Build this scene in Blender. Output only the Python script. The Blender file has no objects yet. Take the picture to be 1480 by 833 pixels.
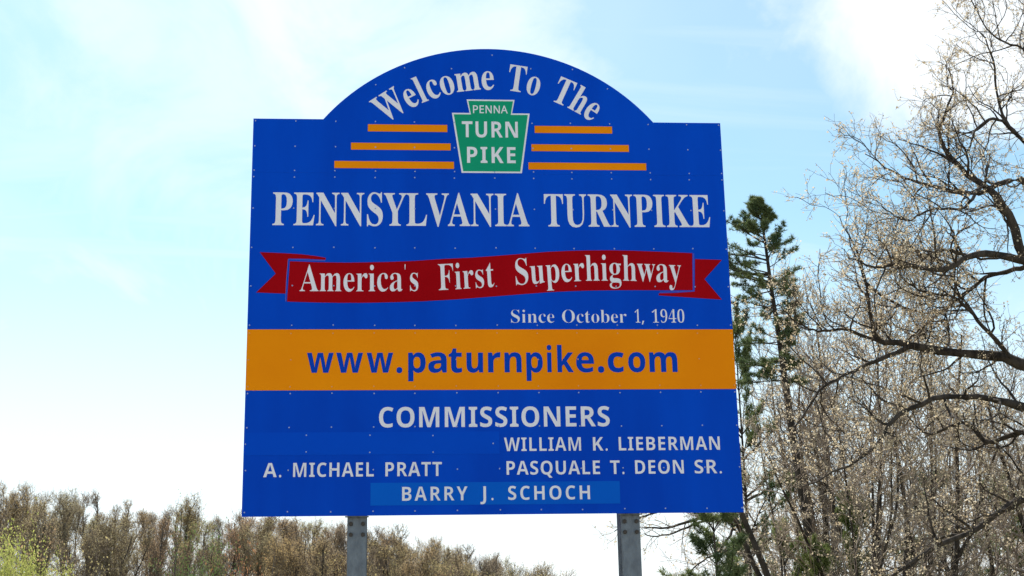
import bpy, bmesh, math, random, json
import numpy as np
from mathutils import Vector, Matrix

SC = bpy.context.scene
COL = SC.collection
R = math.radians
rng = np.random.default_rng(7)
random.seed(7)

# ------------------------------------------------------------------ camera
CAM_LOC = Vector((-0.6860, -10.710, 1.70))
CAM_M = Matrix(((0.9972262, -0.00179853, -0.07440883),
                (-0.07199254, -0.27708056, -0.95814583),
                (-0.01889399, 0.96084501, -0.27644147)))
FOC = 2211.93                                     # focal length in photo pixels (1480 wide)
cd = bpy.data.cameras.new('camera')
cd.sensor_width = 36.0
cd.lens = FOC * 36.0 / 1480.0
cd.clip_end = 5000
cd.clip_start = 0.1
cam = bpy.data.objects.new('camera', cd)
COL.objects.link(cam)
m4 = CAM_M.to_4x4()
m4.translation = CAM_LOC
cam.matrix_world = m4
SC.camera = cam


def at(px, py, Y):
    """point of the vertical plane y = Y that the photo pixel looks at"""
    d = CAM_M @ Vector(((px - 740.0) / FOC, -(py - 416.5) / FOC, -1.0))
    k = (Y - CAM_LOC.y) / d.y
    return CAM_LOC + d * k


# ------------------------------------------------------------------ sun, sky, exposure
SUN_EL, SUN_AZ = 50.0, -14.0                        # azimuth from +Y towards +X
SUN_DIR = Vector((math.sin(R(SUN_AZ)) * math.cos(R(SUN_EL)), math.cos(R(SUN_AZ)) * math.cos(R(SUN_EL)), math.sin(R(SUN_EL))))
sl = bpy.data.lights.new('sun', 'SUN')
sl.energy = 3.6
sl.angle = R(0.53)
sl.color = (1.0, 0.95, 0.87)
so = bpy.data.objects.new('sun', sl)
COL.objects.link(so)
so.rotation_euler = SUN_DIR.to_track_quat('Z', 'Y').to_euler()

W = bpy.data.worlds.new('World')
SC.world = W
W.use_nodes = True
wn, wl = W.node_tree.nodes, W.node_tree.links
wn.clear()


def wnode(t, **kw):
    n = wn.new(t)
    for k, v in kw.items():
        setattr(n, k, v)
    return n


def wmath(op, a, b=None, c=None, clamp=False):
    n = wn.new('ShaderNodeMath')
    n.operation = op
    n.use_clamp = clamp
    for i, v in enumerate((a, b, c)):
        if v is None:
            continue
        if isinstance(v, (int, float)):
            n.inputs[i].default_value = v
        else:
            wl.new(v, n.inputs[i])
    return n.outputs[0]


def wsmooth(v, lo, hi):
    n = wn.new('ShaderNodeMapRange')
    n.interpolation_type = 'SMOOTHSTEP'
    wl.new(v, n.inputs[0])
    n.inputs[1].default_value = lo
    n.inputs[2].default_value = hi
    return n.outputs[0]


sky = wnode('ShaderNodeTexSky', sky_type='NISHITA', sun_disc=False)
sky.sun_elevation = R(SUN_EL)
sky.sun_rotation = R(SUN_AZ)
sky.air_density = 1.0
sky.dust_density = 0.6
sky.ozone_density = 1.6
tc = wnode('ShaderNodeTexCoord')
sep = wnode('ShaderNodeSeparateXYZ')
wl.new(tc.outputs['Generated'], sep.inputs[0])
# direction -> point of a flat cloud layer overhead
zz = wmath('ADD', wmath('MAXIMUM', sep.outputs[2], 0.0), 0.22)
cx = wmath('DIVIDE', sep.outputs[0], zz)
cy = wmath('DIVIDE', sep.outputs[1], zz)
comb = wnode('ShaderNodeCombineXYZ')
wl.new(cx, comb.inputs[0])
wl.new(cy, comb.inputs[1])


def wnoise(rot, scale, detail, dist, loc=(0, 0, 0), nscale=1.0, rough=0.55):
    mp = wn.new('ShaderNodeMapping')
    mp.inputs['Rotation'].default_value = (0, 0, R(rot))
    mp.inputs['Scale'].default_value = scale
    mp.inputs['Location'].default_value = loc
    wl.new(comb.outputs[0], mp.inputs[0])
    nz = wn.new('ShaderNodeTexNoise')
    nz.inputs['Scale'].default_value = nscale
    nz.inputs['Detail'].default_value = detail
    nz.inputs['Roughness'].default_value = rough
    nz.inputs['Distortion'].default_value = dist
    wl.new(mp.outputs[0], nz.inputs[0])
    return nz.outputs[0]


veil = wsmooth(wnoise(20, (1.1, 0.7, 1), 5, 0.5, (3.1, 1.7, 0)), 0.36, 0.70)
streak = wsmooth(wnoise(52, (1.0, 4.6, 1), 7, 0.7, (0.4, 2.2, 0)), 0.46, 0.78)


def bank(px, py, r0, r1):
    """a bright bank of thin cloud standing in one part of the sky"""
    d = (at(px, py, 100) - CAM_LOC).normalized()
    dp = wn.new('ShaderNodeVectorMath')
    dp.operation = 'DOT_PRODUCT'
    wl.new(tc.outputs['Generated'], dp.inputs[0])
    dp.inputs[1].default_value = d
    ragged = wmath('MULTIPLY_ADD', wmath('SUBTRACT', fluff, 0.5), 0.023, dp.outputs['Value'])
    return wsmooth(ragged, math.cos(R(r1)), math.cos(R(r0)))


fluff = wnoise(-30, (3.6, 2.0, 1), 8, 0.9, (7.7, 0.3, 0), 1.0, 0.58)
fl = wsmooth(fluff, 0.20, 0.56)
b1 = wmath('MULTIPLY', bank(1390, -60, 1.0, 8.0), fl)
b2 = wmath('MULTIPLY', bank(640, -60, 1.5, 9.5), wsmooth(fluff, 0.25, 0.7))
low = wsmooth(sep.outputs[2], 0.34, 0.07)               # thin cloud thickens to white towards the horizon
cl = wmath('MAXIMUM', wmath('MULTIPLY', veil, 0.22), wmath('MULTIPLY', streak, 0.42))
cl = wmath('MAXIMUM', cl, wmath('MULTIPLY', wsmooth(fluff, 0.42, 0.72), 0.45))
cl = wmath('MAXIMUM', cl, wmath('MULTIPLY', b1, 0.90))
cl = wmath('MAXIMUM', cl, wmath('MULTIPLY', b2, 0.70))
cl = wmath('MAXIMUM', cl, wmath('MULTIPLY', low, 0.93), clamp=True)
mix = wnode('ShaderNodeMix', data_type='RGBA')
wl.new(cl, mix.inputs[0])
tint = wnode('ShaderNodeMix', data_type='RGBA', blend_type='MULTIPLY')
tint.inputs[0].default_value = 1.0
wl.new(sky.outputs[0], tint.inputs[6])
tint.inputs[7].default_value = (0.635, 0.765, 0.69, 1)
wl.new(tint.outputs[2], mix.inputs[6])
mix.inputs[7].default_value = (4.9, 5.1, 5.2, 1)
bg = wnode('ShaderNodeBackground')
bg.inputs[1].default_value = 0.11
wl.new(mix.outputs[2], bg.inputs[0])
wo = wnode('ShaderNodeOutputWorld')
wl.new(bg.outputs[0], wo.inputs[0])

SC.view_settings.view_transform = 'Standard'
SC.view_settings.look = 'None'
SC.view_settings.gamma = 1.0
SC.view_settings.exposure = 1.1


# ------------------------------------------------------------------ naming helpers
def tag(o, label=None, cat=None, group=None, kind=None):
    if label: o['label'] = label
    if cat: o['category'] = cat
    if group: o['group'] = group
    if kind: o['kind'] = kind
    return o


def link(name, me, mat=None, parent=None):
    o = bpy.data.objects.new(name, me)
    COL.objects.link(o)
    if mat is not None and me is not None and not me.materials:
        me.materials.append(mat)
    if parent is not None:
        o.parent = parent
    return o


def thing(name, label, cat, loc=(0, 0, 0), group=None):
    o = bpy.data.objects.new(name, None)
    o.empty_display_size = 0.2
    COL.objects.link(o)
    o.location = loc
    return tag(o, label, cat, group)


# ------------------------------------------------------------------ materials
def mat(name, col, rough=0.6, noise=None, col2=None, bump=0.0, bscale=40.0, metal=0.0, spec=0.5, stretch=(1, 1, 1),
        trans=0.0, rand=None, ramp=(0.35, 0.65)):
    m = bpy.data.materials.new(name)
    m.use_nodes = True
    N, L = m.node_tree.nodes, m.node_tree.links
    b = N['Principled BSDF']
    b.inputs['Roughness'].default_value = rough
    b.inputs['Metallic'].default_value = metal
    b.inputs['Specular IOR Level'].default_value = spec
    b.inputs['Base Color'].default_value = (*col, 1)
    src = None
    t = N.new('ShaderNodeTexCoord')
    mp = N.new('ShaderNodeMapping')
    mp.inputs['Scale'].default_value = stretch
    L.new(t.outputs['Object'], mp.inputs[0])
    if noise:
        nz = N.new('ShaderNodeTexNoise')
        nz.inputs['Scale'].default_value = noise
        nz.inputs['Detail'].default_value = 6
        L.new(mp.outputs[0], nz.inputs[0])
        cr = N.new('ShaderNodeValToRGB')
        cr.color_ramp.elements[0].position = ramp[0]
        cr.color_ramp.elements[1].position = ramp[1]
        cr.color_ramp.elements[0].color = (*col, 1)
        cr.color_ramp.elements[1].color = (*col2, 1)
        L.new(nz.outputs[0], cr.inputs[0])
        src = cr.outputs[0]
    if rand:
        oi = N.new('ShaderNodeObjectInfo')
        cr = N.new('ShaderNodeValToRGB')
        cr.color_ramp.interpolation = 'LINEAR'
        el = cr.color_ramp.elements
        el[0].color = (*rand[0], 1)
        el[1].color = (*rand[-1], 1)
        for i in range(1, len(rand) - 1):
            e = el.new(i / (len(rand) - 1))
            e.color = (*rand[i], 1)
        L.new(oi.outputs['Random'], cr.inputs[0])
        if src is None:
            src = cr.outputs[0]
        else:
            mx = N.new('ShaderNodeMix')
            mx.data_type = 'RGBA'
            mx.inputs[0].default_value = 0.5
            L.new(src, mx.inputs[6])
            L.new(cr.outputs[0], mx.inputs[7])
            src = mx.outputs[2]
    if src is not None:
        L.new(src, b.inputs['Base Color'])
    if bump:
        n2 = N.new('ShaderNodeTexNoise')
        n2.inputs['Scale'].default_value = bscale
        n2.inputs['Detail'].default_value = 5
        L.new(mp.outputs[0], n2.inputs[0])
        bp = N.new('ShaderNodeBump')
        bp.inputs['Strength'].default_value = bump
        bp.inputs['Distance'].default_value = 0.02
        L.new(n2.outputs[0], bp.inputs['Height'])
        L.new(bp.outputs[0], b.inputs['Normal'])
    if trans:
        tr = N.new('ShaderNodeBsdfTranslucent')
        if src is not None:
            L.new(src, tr.inputs[0])
        else:
            tr.inputs[0].default_value = (*col, 1)
        ms = N.new('ShaderNodeMixShader')
        ms.inputs[0].default_value = trans
        L.new(b.outputs[0], ms.inputs[1])
        L.new(tr.outputs[0], ms.inputs[2])
        L.new(ms.outputs[0], N['Material Output'].inputs[0])
    return m


BLUE = mat("blue_sheeting", (0.0, 0.054, 0.49), 0.38, 0.9, (0.0, 0.070, 0.58), spec=0.04, bump=0.10, bscale=1.6, stretch=(2.6, 1, 0.5))
BLUE2 = mat('blue_patch_sheeting', (0.0, 0.063, 0.54), 0.40, 1.3, (0.0, 0.073, 0.585), spec=0.04)
BLUE3 = mat('bright_blue_patch_sheeting', (0.0, 0.100, 0.57), 0.40, 1.3, (0.0, 0.116, 0.60), spec=0.05)
BLUEINK = mat('blue_lettering', (0.0, 0.050, 0.46), 0.45, spec=0.06)
WHITE = mat('white_sheeting', (0.77, 0.745, 0.80), 0.5, 2.5, (0.84, 0.81, 0.86), spec=0.12)
ORANGE = mat('orange_sheeting', (0.86, 0.240, 0.0), 0.45, 1.1, (0.93, 0.290, 0.0), spec=0.06)
RED = mat('red_sheeting', (0.33, 0.0, 0.003), 0.45, 1.8, (0.37, 0.001, 0.005), spec=0.04)
LILAC = mat('lilac_line_sheeting', (0.16, 0.13, 0.50), 0.45, spec=0.3)
GREEN = mat('green_sheeting', (0.002, 0.30, 0.155), 0.45, 2.0, (0.003, 0.33, 0.17), spec=0.12)
ALU = mat('bare_aluminium', (0.55, 0.56, 0.58), 0.45, 6, (0.42, 0.43, 0.45), metal=0.7)
RIVET2 = mat('rivet_heads_on_orange', (0.80, 0.36, 0.10), 0.4)
RIVET = mat('rivet_heads', (0.34, 0.42, 0.68), 0.35, metal=0.2)
STEEL = mat('weathered_galvanised_steel', (0.12, 0.135, 0.158), 0.55, 24.0, (0.18, 0.205, 0.232), metal=0.35, bump=0.3, bscale=60,
            stretch=(1, 1, 0.5), ramp=(0.34, 0.66))
RUSTY = mat('dark_rusty_bolt_steel', (0.03, 0.03, 0.03), 0.7, 30, (0.07, 0.055, 0.045), metal=0.3)
BARK = mat('dark_bark', (0.026, 0.021, 0.018), 0.9, 9, (0.085, 0.068, 0.055), bump=0.9, bscale=30, stretch=(1, 1, 0.25), spec=0.2)
TWIG = mat('grey_brown_twigs', (0.17, 0.13, 0.105), 0.85, 1.2, (0.42, 0.34, 0.275), spec=0.25)
FARTWIG = mat('far_twigs', (0.15, 0.12, 0.10), 0.85, spec=0.2, rand=[(0.14, 0.105, 0.085), (0.21, 0.155, 0.11), (0.15, 0.115, 0.09), (0.24, 0.185, 0.14)])
FARBARK = mat('far_bark', (0.060, 0.048, 0.040), 0.9, spec=0.2, rand=[(0.03, 0.025, 0.02), (0.06, 0.05, 0.04), (0.05, 0.04, 0.034), (0.20, 0.18, 0.16)])
OAKTWIG = mat('oak_twigs', (0.055, 0.042, 0.034), 0.85, 1.2, (0.17, 0.13, 0.105), spec=0.2)
BUD = mat('tan_young_leaves', (0.50, 0.39, 0.25), 0.6, 2.5, (0.74, 0.64, 0.47), trans=0.5, spec=0.2)
FARBUD = mat('far_young_leaves', (0.4, 0.3, 0.1), 0.7, trans=0.45, spec=0.2,
             rand=[(0.43, 0.30, 0.18), (0.54, 0.40, 0.18), (0.40, 0.32, 0.23), (0.50, 0.42, 0.20), (0.46, 0.30, 0.18), (0.47, 0.42, 0.18), (0.38, 0.31, 0.23)])
LEAFGREEN = mat('dull_green_leaves', (0.10, 0.17, 0.05), 0.6, 0.8, (0.20, 0.28, 0.09), trans=0.4, spec=0.2)
LIME = mat('fresh_yellow_green_leaves', (0.36, 0.40, 0.09), 0.6, 0.8, (0.52, 0.52, 0.17), trans=0.45, spec=0.2)
RUST = mat('rust_leaves', (0.40, 0.16, 0.07), 0.7, 0.8, (0.52, 0.26, 0.13), trans=0.4, spec=0.2)
NEEDLE = mat('pine_needles', (0.060, 0.100, 0.042), 0.55, 1.6, (0.21, 0.25, 0.10), trans=0.35, spec=0.3)
NEEDLE2 = mat('light_pine_needles', (0.09, 0.13, 0.04), 0.55, 1.1, (0.24, 0.28, 0.09), trans=0.4, spec=0.3)
CONCRETE = mat('pale_bounce_concrete', (0.34, 0.33, 0.30), 0.9, 1.5, (0.42, 0.41, 0.38), bump=0.2, bscale=60, spec=0.2)  # pale so the added road throws sunlight back at the sign
PAINT = mat('white_road_paint', (0.75, 0.75, 0.72), 0.7)
YPAINT = mat('yellow_road_paint', (0.75, 0.50, 0.05), 0.7)
GROUND = mat('spring_grass_and_litter', (0.13, 0.14, 0.065), 0.95, 0.25, (0.27, 0.23, 0.16), bump=0.5, bscale=8, spec=0.1)

# glyph outlines: key -> [advance, [[x, y, x, y, ...], ...]]
GLYPHS = r'''{"s0":[376,[[188,-7,133,1,91,24,60,61,39,111,27,171,23,241,27,311,39,371,60,420,91,456,133,479,189,486,242,479,283,456,314,419,336,370,348,310,353,240,
348,171,336,110,314,61,283,24,241,1],[188,37,219,50,237,91,246,155,248,240,246,326,237,390,219,429,189,443,157,429,139,390,130,326,127,240,130,155,139,
91,157,50]]],"s1":[376,[[65,0,65,36,120,36,135,38,146,45,152,58,154,79,154,416,108,365,87,351,67,346,52,349,40,359,31,375,28,396,74,412,132,447,179,
482,254,482,254,79,261,47,271,38,288,36,343,36,343,0]]],"s4":[376,[[121,0,121,36,140,36,161,38,179,44,191,58,195,84,195,125,9,125,9,166,199,480,293,
480,293,169,363,169,363,125,293,125,293,84,297,58,309,44,327,38,348,36,357,36,357,0],[56,169,195,169,195,287,196,351,199,416,189,394,174,366,158,338,
146,319]]],"s9":[376,[[152,-7,116,-4,88,4,67,17,53,33,45,51,42,69,44,83,50,94,61,102,75,107,87,80,103,56,126,41,156,36,194,48,223,84,242,145,251,230,
234,212,212,198,186,188,155,185,103,194,60,220,33,264,24,324,28,369,42,409,64,441,95,466,133,481,177,486,223,480,264,463,298,433,323,390,340,332,345,
261,343,207,334,157,321,111,301,72,274,39,241,14,200,-2],[184,233,206,236,224,245,239,260,251,278,245,352,231,403,209,432,181,441,156,434,137,413,125,
377,121,328,125,286,137,257,156,239]]],"sA":[437,[[-9,0,-9,18,9,21,24,30,36,47,49,75,206,466,224,465,384,87,411,34,425,22,443,18,443,0,229,0,229,18,
270,25,283,46,273,81,253,132,103,132,79,71,76,59,75,48,87,26,124,18,128,18,128,0],[113,161,242,161,177,319]]],"sE":[442,[[14,0,14,17,44,20,62,30,72,48,
75,78,75,369,72,405,62,425,44,435,16,439,16,455,399,455,399,320,383,320,369,373,340,406,295,424,232,430,200,428,191,424,186,417,183,388,183,246,193,
246,232,252,259,269,277,300,288,345,304,345,304,118,287,118,282,154,273,181,259,201,241,213,216,220,185,222,183,222,183,67,185,47,192,35,206,29,230,28,
276,30,313,39,345,53,371,75,393,105,411,143,430,143,402,0]]],"sF":[405,[[15,0,15,17,45,23,62,34,72,53,75,84,75,375,71,405,61,423,43,433,14,439,14,455,
394,455,394,320,377,320,369,357,355,385,336,406,310,420,275,428,230,431,200,429,186,421,182,398,182,247,190,247,229,253,256,270,274,301,284,347,302,
347,302,118,285,118,274,168,257,200,229,218,189,224,182,224,182,81,188,43,196,31,210,24,257,17,257,0]]],"sI":[261,[[13,0,13,17,42,23,61,32,72,49,75,75,
75,387,72,412,63,427,45,435,13,439,13,455,244,455,244,439,214,435,196,427,186,412,183,387,183,77,187,44,194,34,206,26,246,17,246,0]]],"sK":[511,[[16,0,
16,17,45,22,63,32,72,50,75,81,75,379,72,406,63,424,45,434,17,439,17,455,242,455,242,439,205,432,194,425,187,415,183,379,183,234,321,373,342,398,349,
418,334,434,291,439,291,455,486,455,486,439,477,439,415,419,345,361,271,285,463,46,487,25,519,17,519,0,281,0,281,17,306,18,322,21,331,27,334,34,329,47,
316,66,199,214,183,198,183,81,186,50,195,32,213,22,242,17,242,0]]],"sL":[427,[[15,0,15,17,45,22,62,32,72,50,75,81,75,379,71,407,62,425,44,434,16,439,
16,455,250,455,250,439,208,434,196,427,188,416,182,379,182,83,185,47,191,37,200,31,234,28,278,31,315,40,345,56,370,80,391,112,409,154,427,154,402,0]]],
"sN":[494,[[403,-11,107,350,107,79,110,49,119,31,136,21,167,17,167,0,18,0,18,17,54,23,65,30,71,41,76,79,76,388,36,433,18,439,18,455,156,455,391,169,
391,377,386,414,379,425,369,431,331,439,331,455,480,455,480,439,450,434,433,425,425,407,422,377,422,-11]]],"sO":[526,[[261,-11,213,-6,169,7,129,29,94,
58,66,93,45,134,32,179,28,228,32,276,45,321,66,362,95,397,130,426,170,448,216,462,265,466,313,462,357,448,397,427,431,399,459,364,481,323,494,277,498,
228,494,179,481,134,459,93,430,58,395,29,355,7,310,-6],[265,12,315,26,351,66,372,133,379,228,371,321,348,389,310,430,260,443,210,430,174,389,152,322,
145,228,153,135,177,67,215,26]]],"sP":[418,[[15,0,15,17,45,22,62,32,72,50,75,81,75,379,71,406,62,424,44,434,16,439,16,455,214,455,287,452,336,440,366,
422,390,398,404,367,409,332,398,280,367,240,314,214,242,206,182,206,182,81,185,50,194,32,212,22,242,17,242,0],[182,230,201,230,244,235,272,253,287,283,
292,329,288,375,275,406,252,425,216,431,199,429,189,424,184,414,182,398]]],"sR":[473,[[15,0,15,17,45,22,62,32,72,50,75,81,75,379,71,406,62,424,44,434,
16,439,16,455,217,455,305,448,367,426,405,388,417,334,411,296,392,265,360,241,315,224,432,50,452,26,463,19,478,17,480,17,480,0,338,0,201,212,182,212,
182,81,185,50,194,32,212,22,242,17,242,0],[182,234,203,234,249,240,280,258,298,290,304,336,299,378,284,407,259,425,224,431,202,429,190,422,184,409,182,
385]]],"sS":[391,[[43,-11,43,158,62,158,83,94,111,50,149,24,197,15,231,20,257,36,273,60,279,89,265,129,225,160,163,191,112,221,77,253,56,289,50,332,54,
370,67,403,88,429,115,449,148,462,185,466,229,461,282,448,291,446,300,445,313,450,320,466,339,466,339,319,322,319,310,354,293,385,272,410,248,429,222,
441,194,445,163,440,140,426,125,406,120,380,124,356,137,336,159,319,189,303,253,273,290,253,317,233,337,211,350,188,357,162,359,133,354,93,339,58,314,
29,281,8,240,-6,192,-10,158,-8,126,1,98,9,85,12,69,7,61,-11]]],"sT":[424,[[92,0,92,17,123,21,142,31,152,50,156,81,156,433,149,433,102,426,65,403,41,
367,29,318,11,318,11,455,410,455,410,317,394,317,381,368,357,404,319,426,269,433,263,433,263,81,267,49,276,30,296,21,328,17,328,0]]],"sU":[493,[[248,
-13,168,-2,114,29,83,81,73,155,73,379,70,406,61,424,43,434,15,439,15,455,240,455,240,439,202,432,192,425,185,415,181,379,181,140,186,88,203,51,232,29,
275,22,326,31,363,56,385,99,392,159,392,378,389,406,379,423,360,433,328,439,328,455,474,455,474,439,448,432,433,421,425,404,422,378,422,181,412,92,380,
32,325,-2]]],"sV":[428,[[212,-13,44,381,22,420,8,432,-14,439,-14,455,211,455,211,439,166,432,156,423,152,410,161,378,259,143,348,377,355,409,351,423,
342,432,299,439,299,455,442,455,442,439,423,436,408,427,395,411,382,383,230,-13]]],"sW":[612,[[171,-11,32,393,15,427,3,435,-15,439,-15,455,181,455,181,
439,150,432,143,423,140,410,148,373,223,153,301,353,286,399,278,418,267,429,229,439,229,455,439,455,439,439,404,432,393,412,399,386,474,166,541,369,
549,406,546,421,538,430,503,439,503,455,624,455,624,439,607,433,594,421,575,379,446,-11,428,-11,316,309,190,-11]]],"sY":[426,[[101,0,101,17,131,22,148,
32,157,50,161,81,161,179,46,387,29,414,14,429,1,435,-13,438,-13,455,207,455,207,438,195,438,167,432,158,425,156,416,164,392,248,226,333,366,345,389,
349,408,336,430,298,438,295,438,295,455,439,455,439,438,423,434,409,424,383,392,268,203,268,81,271,50,280,32,298,22,328,17,328,0]]],"sa":[344,[[255,
-10,216,1,200,35,151,2,95,-9,64,-4,40,11,25,34,20,63,31,104,63,136,119,164,199,190,199,241,196,266,187,282,171,292,148,296,115,290,104,274,113,257,123,
231,120,215,110,202,95,194,77,191,59,194,45,203,36,218,33,236,37,259,49,278,69,295,95,308,126,316,162,318,223,312,263,292,285,259,293,210,293,62,295,
40,304,34,320,42,329,28,294,-1],[151,34,174,41,199,63,199,169,164,157,138,139,123,114,118,84,126,46]]],"sb":[361,[[43,-11,43,388,41,414,37,428,26,436,
8,439,8,455,138,455,138,279,175,308,221,318,254,313,284,299,308,276,326,245,338,208,342,166,337,118,323,75,300,40,270,13,233,-4,192,-10,148,-1,105,28,
53,-11],[183,14,213,23,232,49,242,95,245,160,242,213,231,251,212,273,184,280,169,277,155,270,144,257,138,242,138,69,149,28]]],"sc":[294,[[156,-10,119,
-5,87,11,59,35,38,68,24,106,19,150,25,196,40,237,64,271,96,297,133,313,175,319,218,314,250,298,271,275,277,245,275,228,266,215,253,207,236,204,206,216,
196,251,197,261,197,271,190,290,169,297,144,290,126,269,116,235,112,187,118,123,137,76,166,48,204,38,239,47,271,72,285,60,258,30,227,8,193,-6]]],
"se":[301,[[154,-10,117,-5,85,10,58,35,37,69,24,109,19,157,24,201,38,240,59,273,87,298,120,313,157,318,209,309,249,280,274,234,283,173,283,166,117,166,
123,112,138,73,164,50,199,42,237,53,270,86,285,73,258,36,228,11,193,-5],[116,192,201,192,201,215,199,252,193,277,181,292,161,297,141,291,127,274,119,
244,116,203]]],"sg":[327,[[146,-140,89,-136,48,-122,22,-100,14,-75,28,-46,69,-26,35,-1,24,30,28,54,42,74,67,92,102,110,67,128,42,150,27,179,22,212,27,
242,40,268,60,289,88,305,120,315,157,318,196,315,233,304,317,304,317,268,268,268,286,237,291,203,288,176,276,151,258,131,234,116,205,106,172,103,157,
103,142,104,126,102,112,94,104,84,101,71,111,55,141,49,175,49,223,47,259,40,285,29,303,13,312,-9,316,-37,305,-80,272,-113,219,-133],[157,124,178,130,
190,146,197,173,199,211,197,249,190,276,178,292,157,297,137,292,124,276,117,249,114,211,117,173,124,146,137,130],[161,-116,205,-113,238,-104,257,-88,
263,-66,260,-51,249,-41,231,-36,205,-34,97,-34,79,-52,73,-73,79,-89,95,-103,122,-113]]],"sh":[381,[[18,0,18,16,35,19,45,26,51,37,52,56,52,399,51,417,
46,429,36,437,19,440,19,455,148,455,148,267,190,305,243,318,281,312,309,292,325,258,330,212,330,56,332,38,337,26,347,19,363,16,363,0,202,0,202,16,207,
16,228,26,235,56,235,217,229,258,219,268,203,271,173,262,148,235,148,56,154,26,164,19,180,16,180,0]]],"si":[199,[[101,362,81,366,65,376,54,393,50,412,
54,432,65,449,81,460,101,463,120,460,137,449,147,432,151,412,147,393,136,376,120,366],[18,0,18,16,35,19,45,26,51,37,52,56,52,252,47,285,37,291,20,293,
21,310,148,310,148,56,154,26,164,19,180,16,180,0]]],"sl":[200,[[18,0,18,16,35,19,45,26,51,37,52,56,52,398,47,429,38,436,20,439,20,455,148,455,148,56,
154,26,164,19,180,16,180,0]]],"sm":[554,[[18,0,18,16,35,19,45,26,51,37,52,56,52,253,46,284,36,291,19,294,19,310,146,310,146,265,188,305,237,318,268,
315,292,304,310,286,320,261,364,304,418,318,455,312,482,292,498,258,504,212,504,56,510,26,520,19,536,16,536,0,377,0,377,16,393,19,403,26,410,56,410,
217,404,258,394,268,377,271,349,263,324,237,324,56,331,26,340,19,356,16,356,0,199,0,199,16,215,19,225,26,232,56,232,217,226,258,216,268,199,271,170,
262,146,235,146,56,152,27,162,19,177,16,177,0]]],"sn":[381,[[18,0,18,16,35,19,45,26,51,37,52,56,52,253,46,284,36,291,19,294,19,310,148,310,148,267,190,
306,243,318,281,312,309,292,325,258,330,212,330,56,332,38,337,26,347,19,363,16,363,0,202,0,202,16,207,16,228,26,235,56,235,217,229,258,219,268,203,271,
173,262,148,235,148,56,154,26,164,19,180,16,180,0]]],"so":[337,[[169,-10,127,-5,90,11,60,37,38,70,24,110,19,154,24,199,38,239,60,272,90,297,127,313,
168,318,209,313,245,298,275,273,298,240,312,200,317,154,312,108,298,69,275,36,245,11,210,-5],[169,11,193,18,209,39,217,81,220,154,217,227,208,271,192,
292,169,299,144,292,128,271,120,227,117,154,120,82,128,39,144,18]]],"sp":[372,[[17,-139,17,-124,40,-117,50,-101,52,-64,52,243,51,269,46,283,37,291,19,
295,19,310,143,310,143,263,180,305,230,319,264,314,293,298,317,274,335,241,346,203,350,160,346,113,334,72,316,38,291,12,261,-5,227,-10,183,1,148,32,
148,-58,152,-99,158,-110,167,-118,197,-123,197,-139],[195,28,222,36,239,59,249,99,253,154,250,208,241,248,225,270,199,278,171,267,148,235,148,69,167,
38]]],"sr":[288,[[18,0,18,16,35,19,45,26,51,37,52,56,52,252,51,273,46,285,37,291,20,293,21,310,146,310,146,252,165,280,187,301,210,314,233,318,258,315,
275,304,286,287,289,266,287,248,278,234,265,225,248,222,233,224,222,231,207,250,199,257,189,260,175,255,162,241,152,220,149,192,149,56,152,37,159,25,
173,19,197,16,197,0]]],"ss":[289,[[151,-10,122,-6,87,6,73,9,60,4,51,-9,36,-9,36,105,53,105,66,68,87,39,112,21,140,15,162,18,179,27,189,40,192,58,183,
84,156,105,107,130,76,148,54,169,41,193,37,220,44,259,65,291,98,312,141,319,166,316,199,308,206,306,213,305,223,308,230,319,244,319,244,222,228,222,
215,254,196,277,174,291,149,296,130,294,116,286,108,274,105,259,107,244,115,232,146,212,191,189,221,172,241,151,253,127,257,95,250,51,228,18,194,-3]]],
"st":[229,[[124,-9,89,-4,66,10,53,36,48,71,48,279,20,279,20,300,88,369,129,424,144,424,144,310,208,310,208,279,144,279,144,82,149,51,157,43,168,40,189,
49,206,75,222,66,205,33,182,9,155,-5]]],"su":[375,[[131,-10,91,-3,65,17,51,51,46,97,46,248,39,282,29,291,11,294,11,310,142,310,142,74,144,58,151,46,
162,38,177,36,205,43,228,66,228,248,226,269,221,283,209,291,189,294,189,310,324,310,324,70,326,51,331,39,342,33,360,30,360,13,300,7,228,-10,228,40,209,
19,186,3,160,-7]]],"sw":[435,[[122,-10,17,265,6,284,-11,293,-11,310,138,310,138,293,120,289,114,276,116,266,120,253,167,127,211,235,201,266,190,288,
168,295,168,310,323,310,323,293,302,288,296,276,296,269,298,262,336,141,382,256,387,275,380,289,356,295,356,310,445,310,445,295,433,292,425,284,412,
258,304,-10,289,-10,223,197,140,-10]]],"sy":[301,[[52,-140,29,-137,10,-125,-3,-107,-7,-84,-4,-67,5,-53,18,-43,36,-40,51,-42,64,-49,72,-61,75,-76,74,
-81,74,-87,77,-96,86,-99,99,-92,114,-74,129,-44,140,-5,36,251,25,275,15,287,-3,293,-5,293,-5,310,162,310,162,293,136,289,130,284,128,275,130,267,133,
257,185,119,230,241,236,260,238,274,236,284,229,289,203,293,203,310,300,310,300,293,287,290,277,281,259,242,162,-24,129,-96,113,-117,95,-131,76,
-138]]],"bA":[464,[[0,0,169,482,293,482,463,0,354,0,319,114,144,114,109,0],[170,199,295,199,259,311,251,340,240,375,232,407,223,374,212,336,204,311]]],
"bB":[452,[[60,0,60,480,210,480,294,473,355,453,391,416,404,358,399,320,384,289,361,266,330,255,330,251,373,234,391,220,404,199,413,173,416,139,404,81,
369,37,313,9,240,0],[162,289,221,289,258,293,282,304,295,321,300,345,294,368,279,384,253,393,216,396,162,396],[162,84,228,84,267,88,292,102,306,122,
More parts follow.
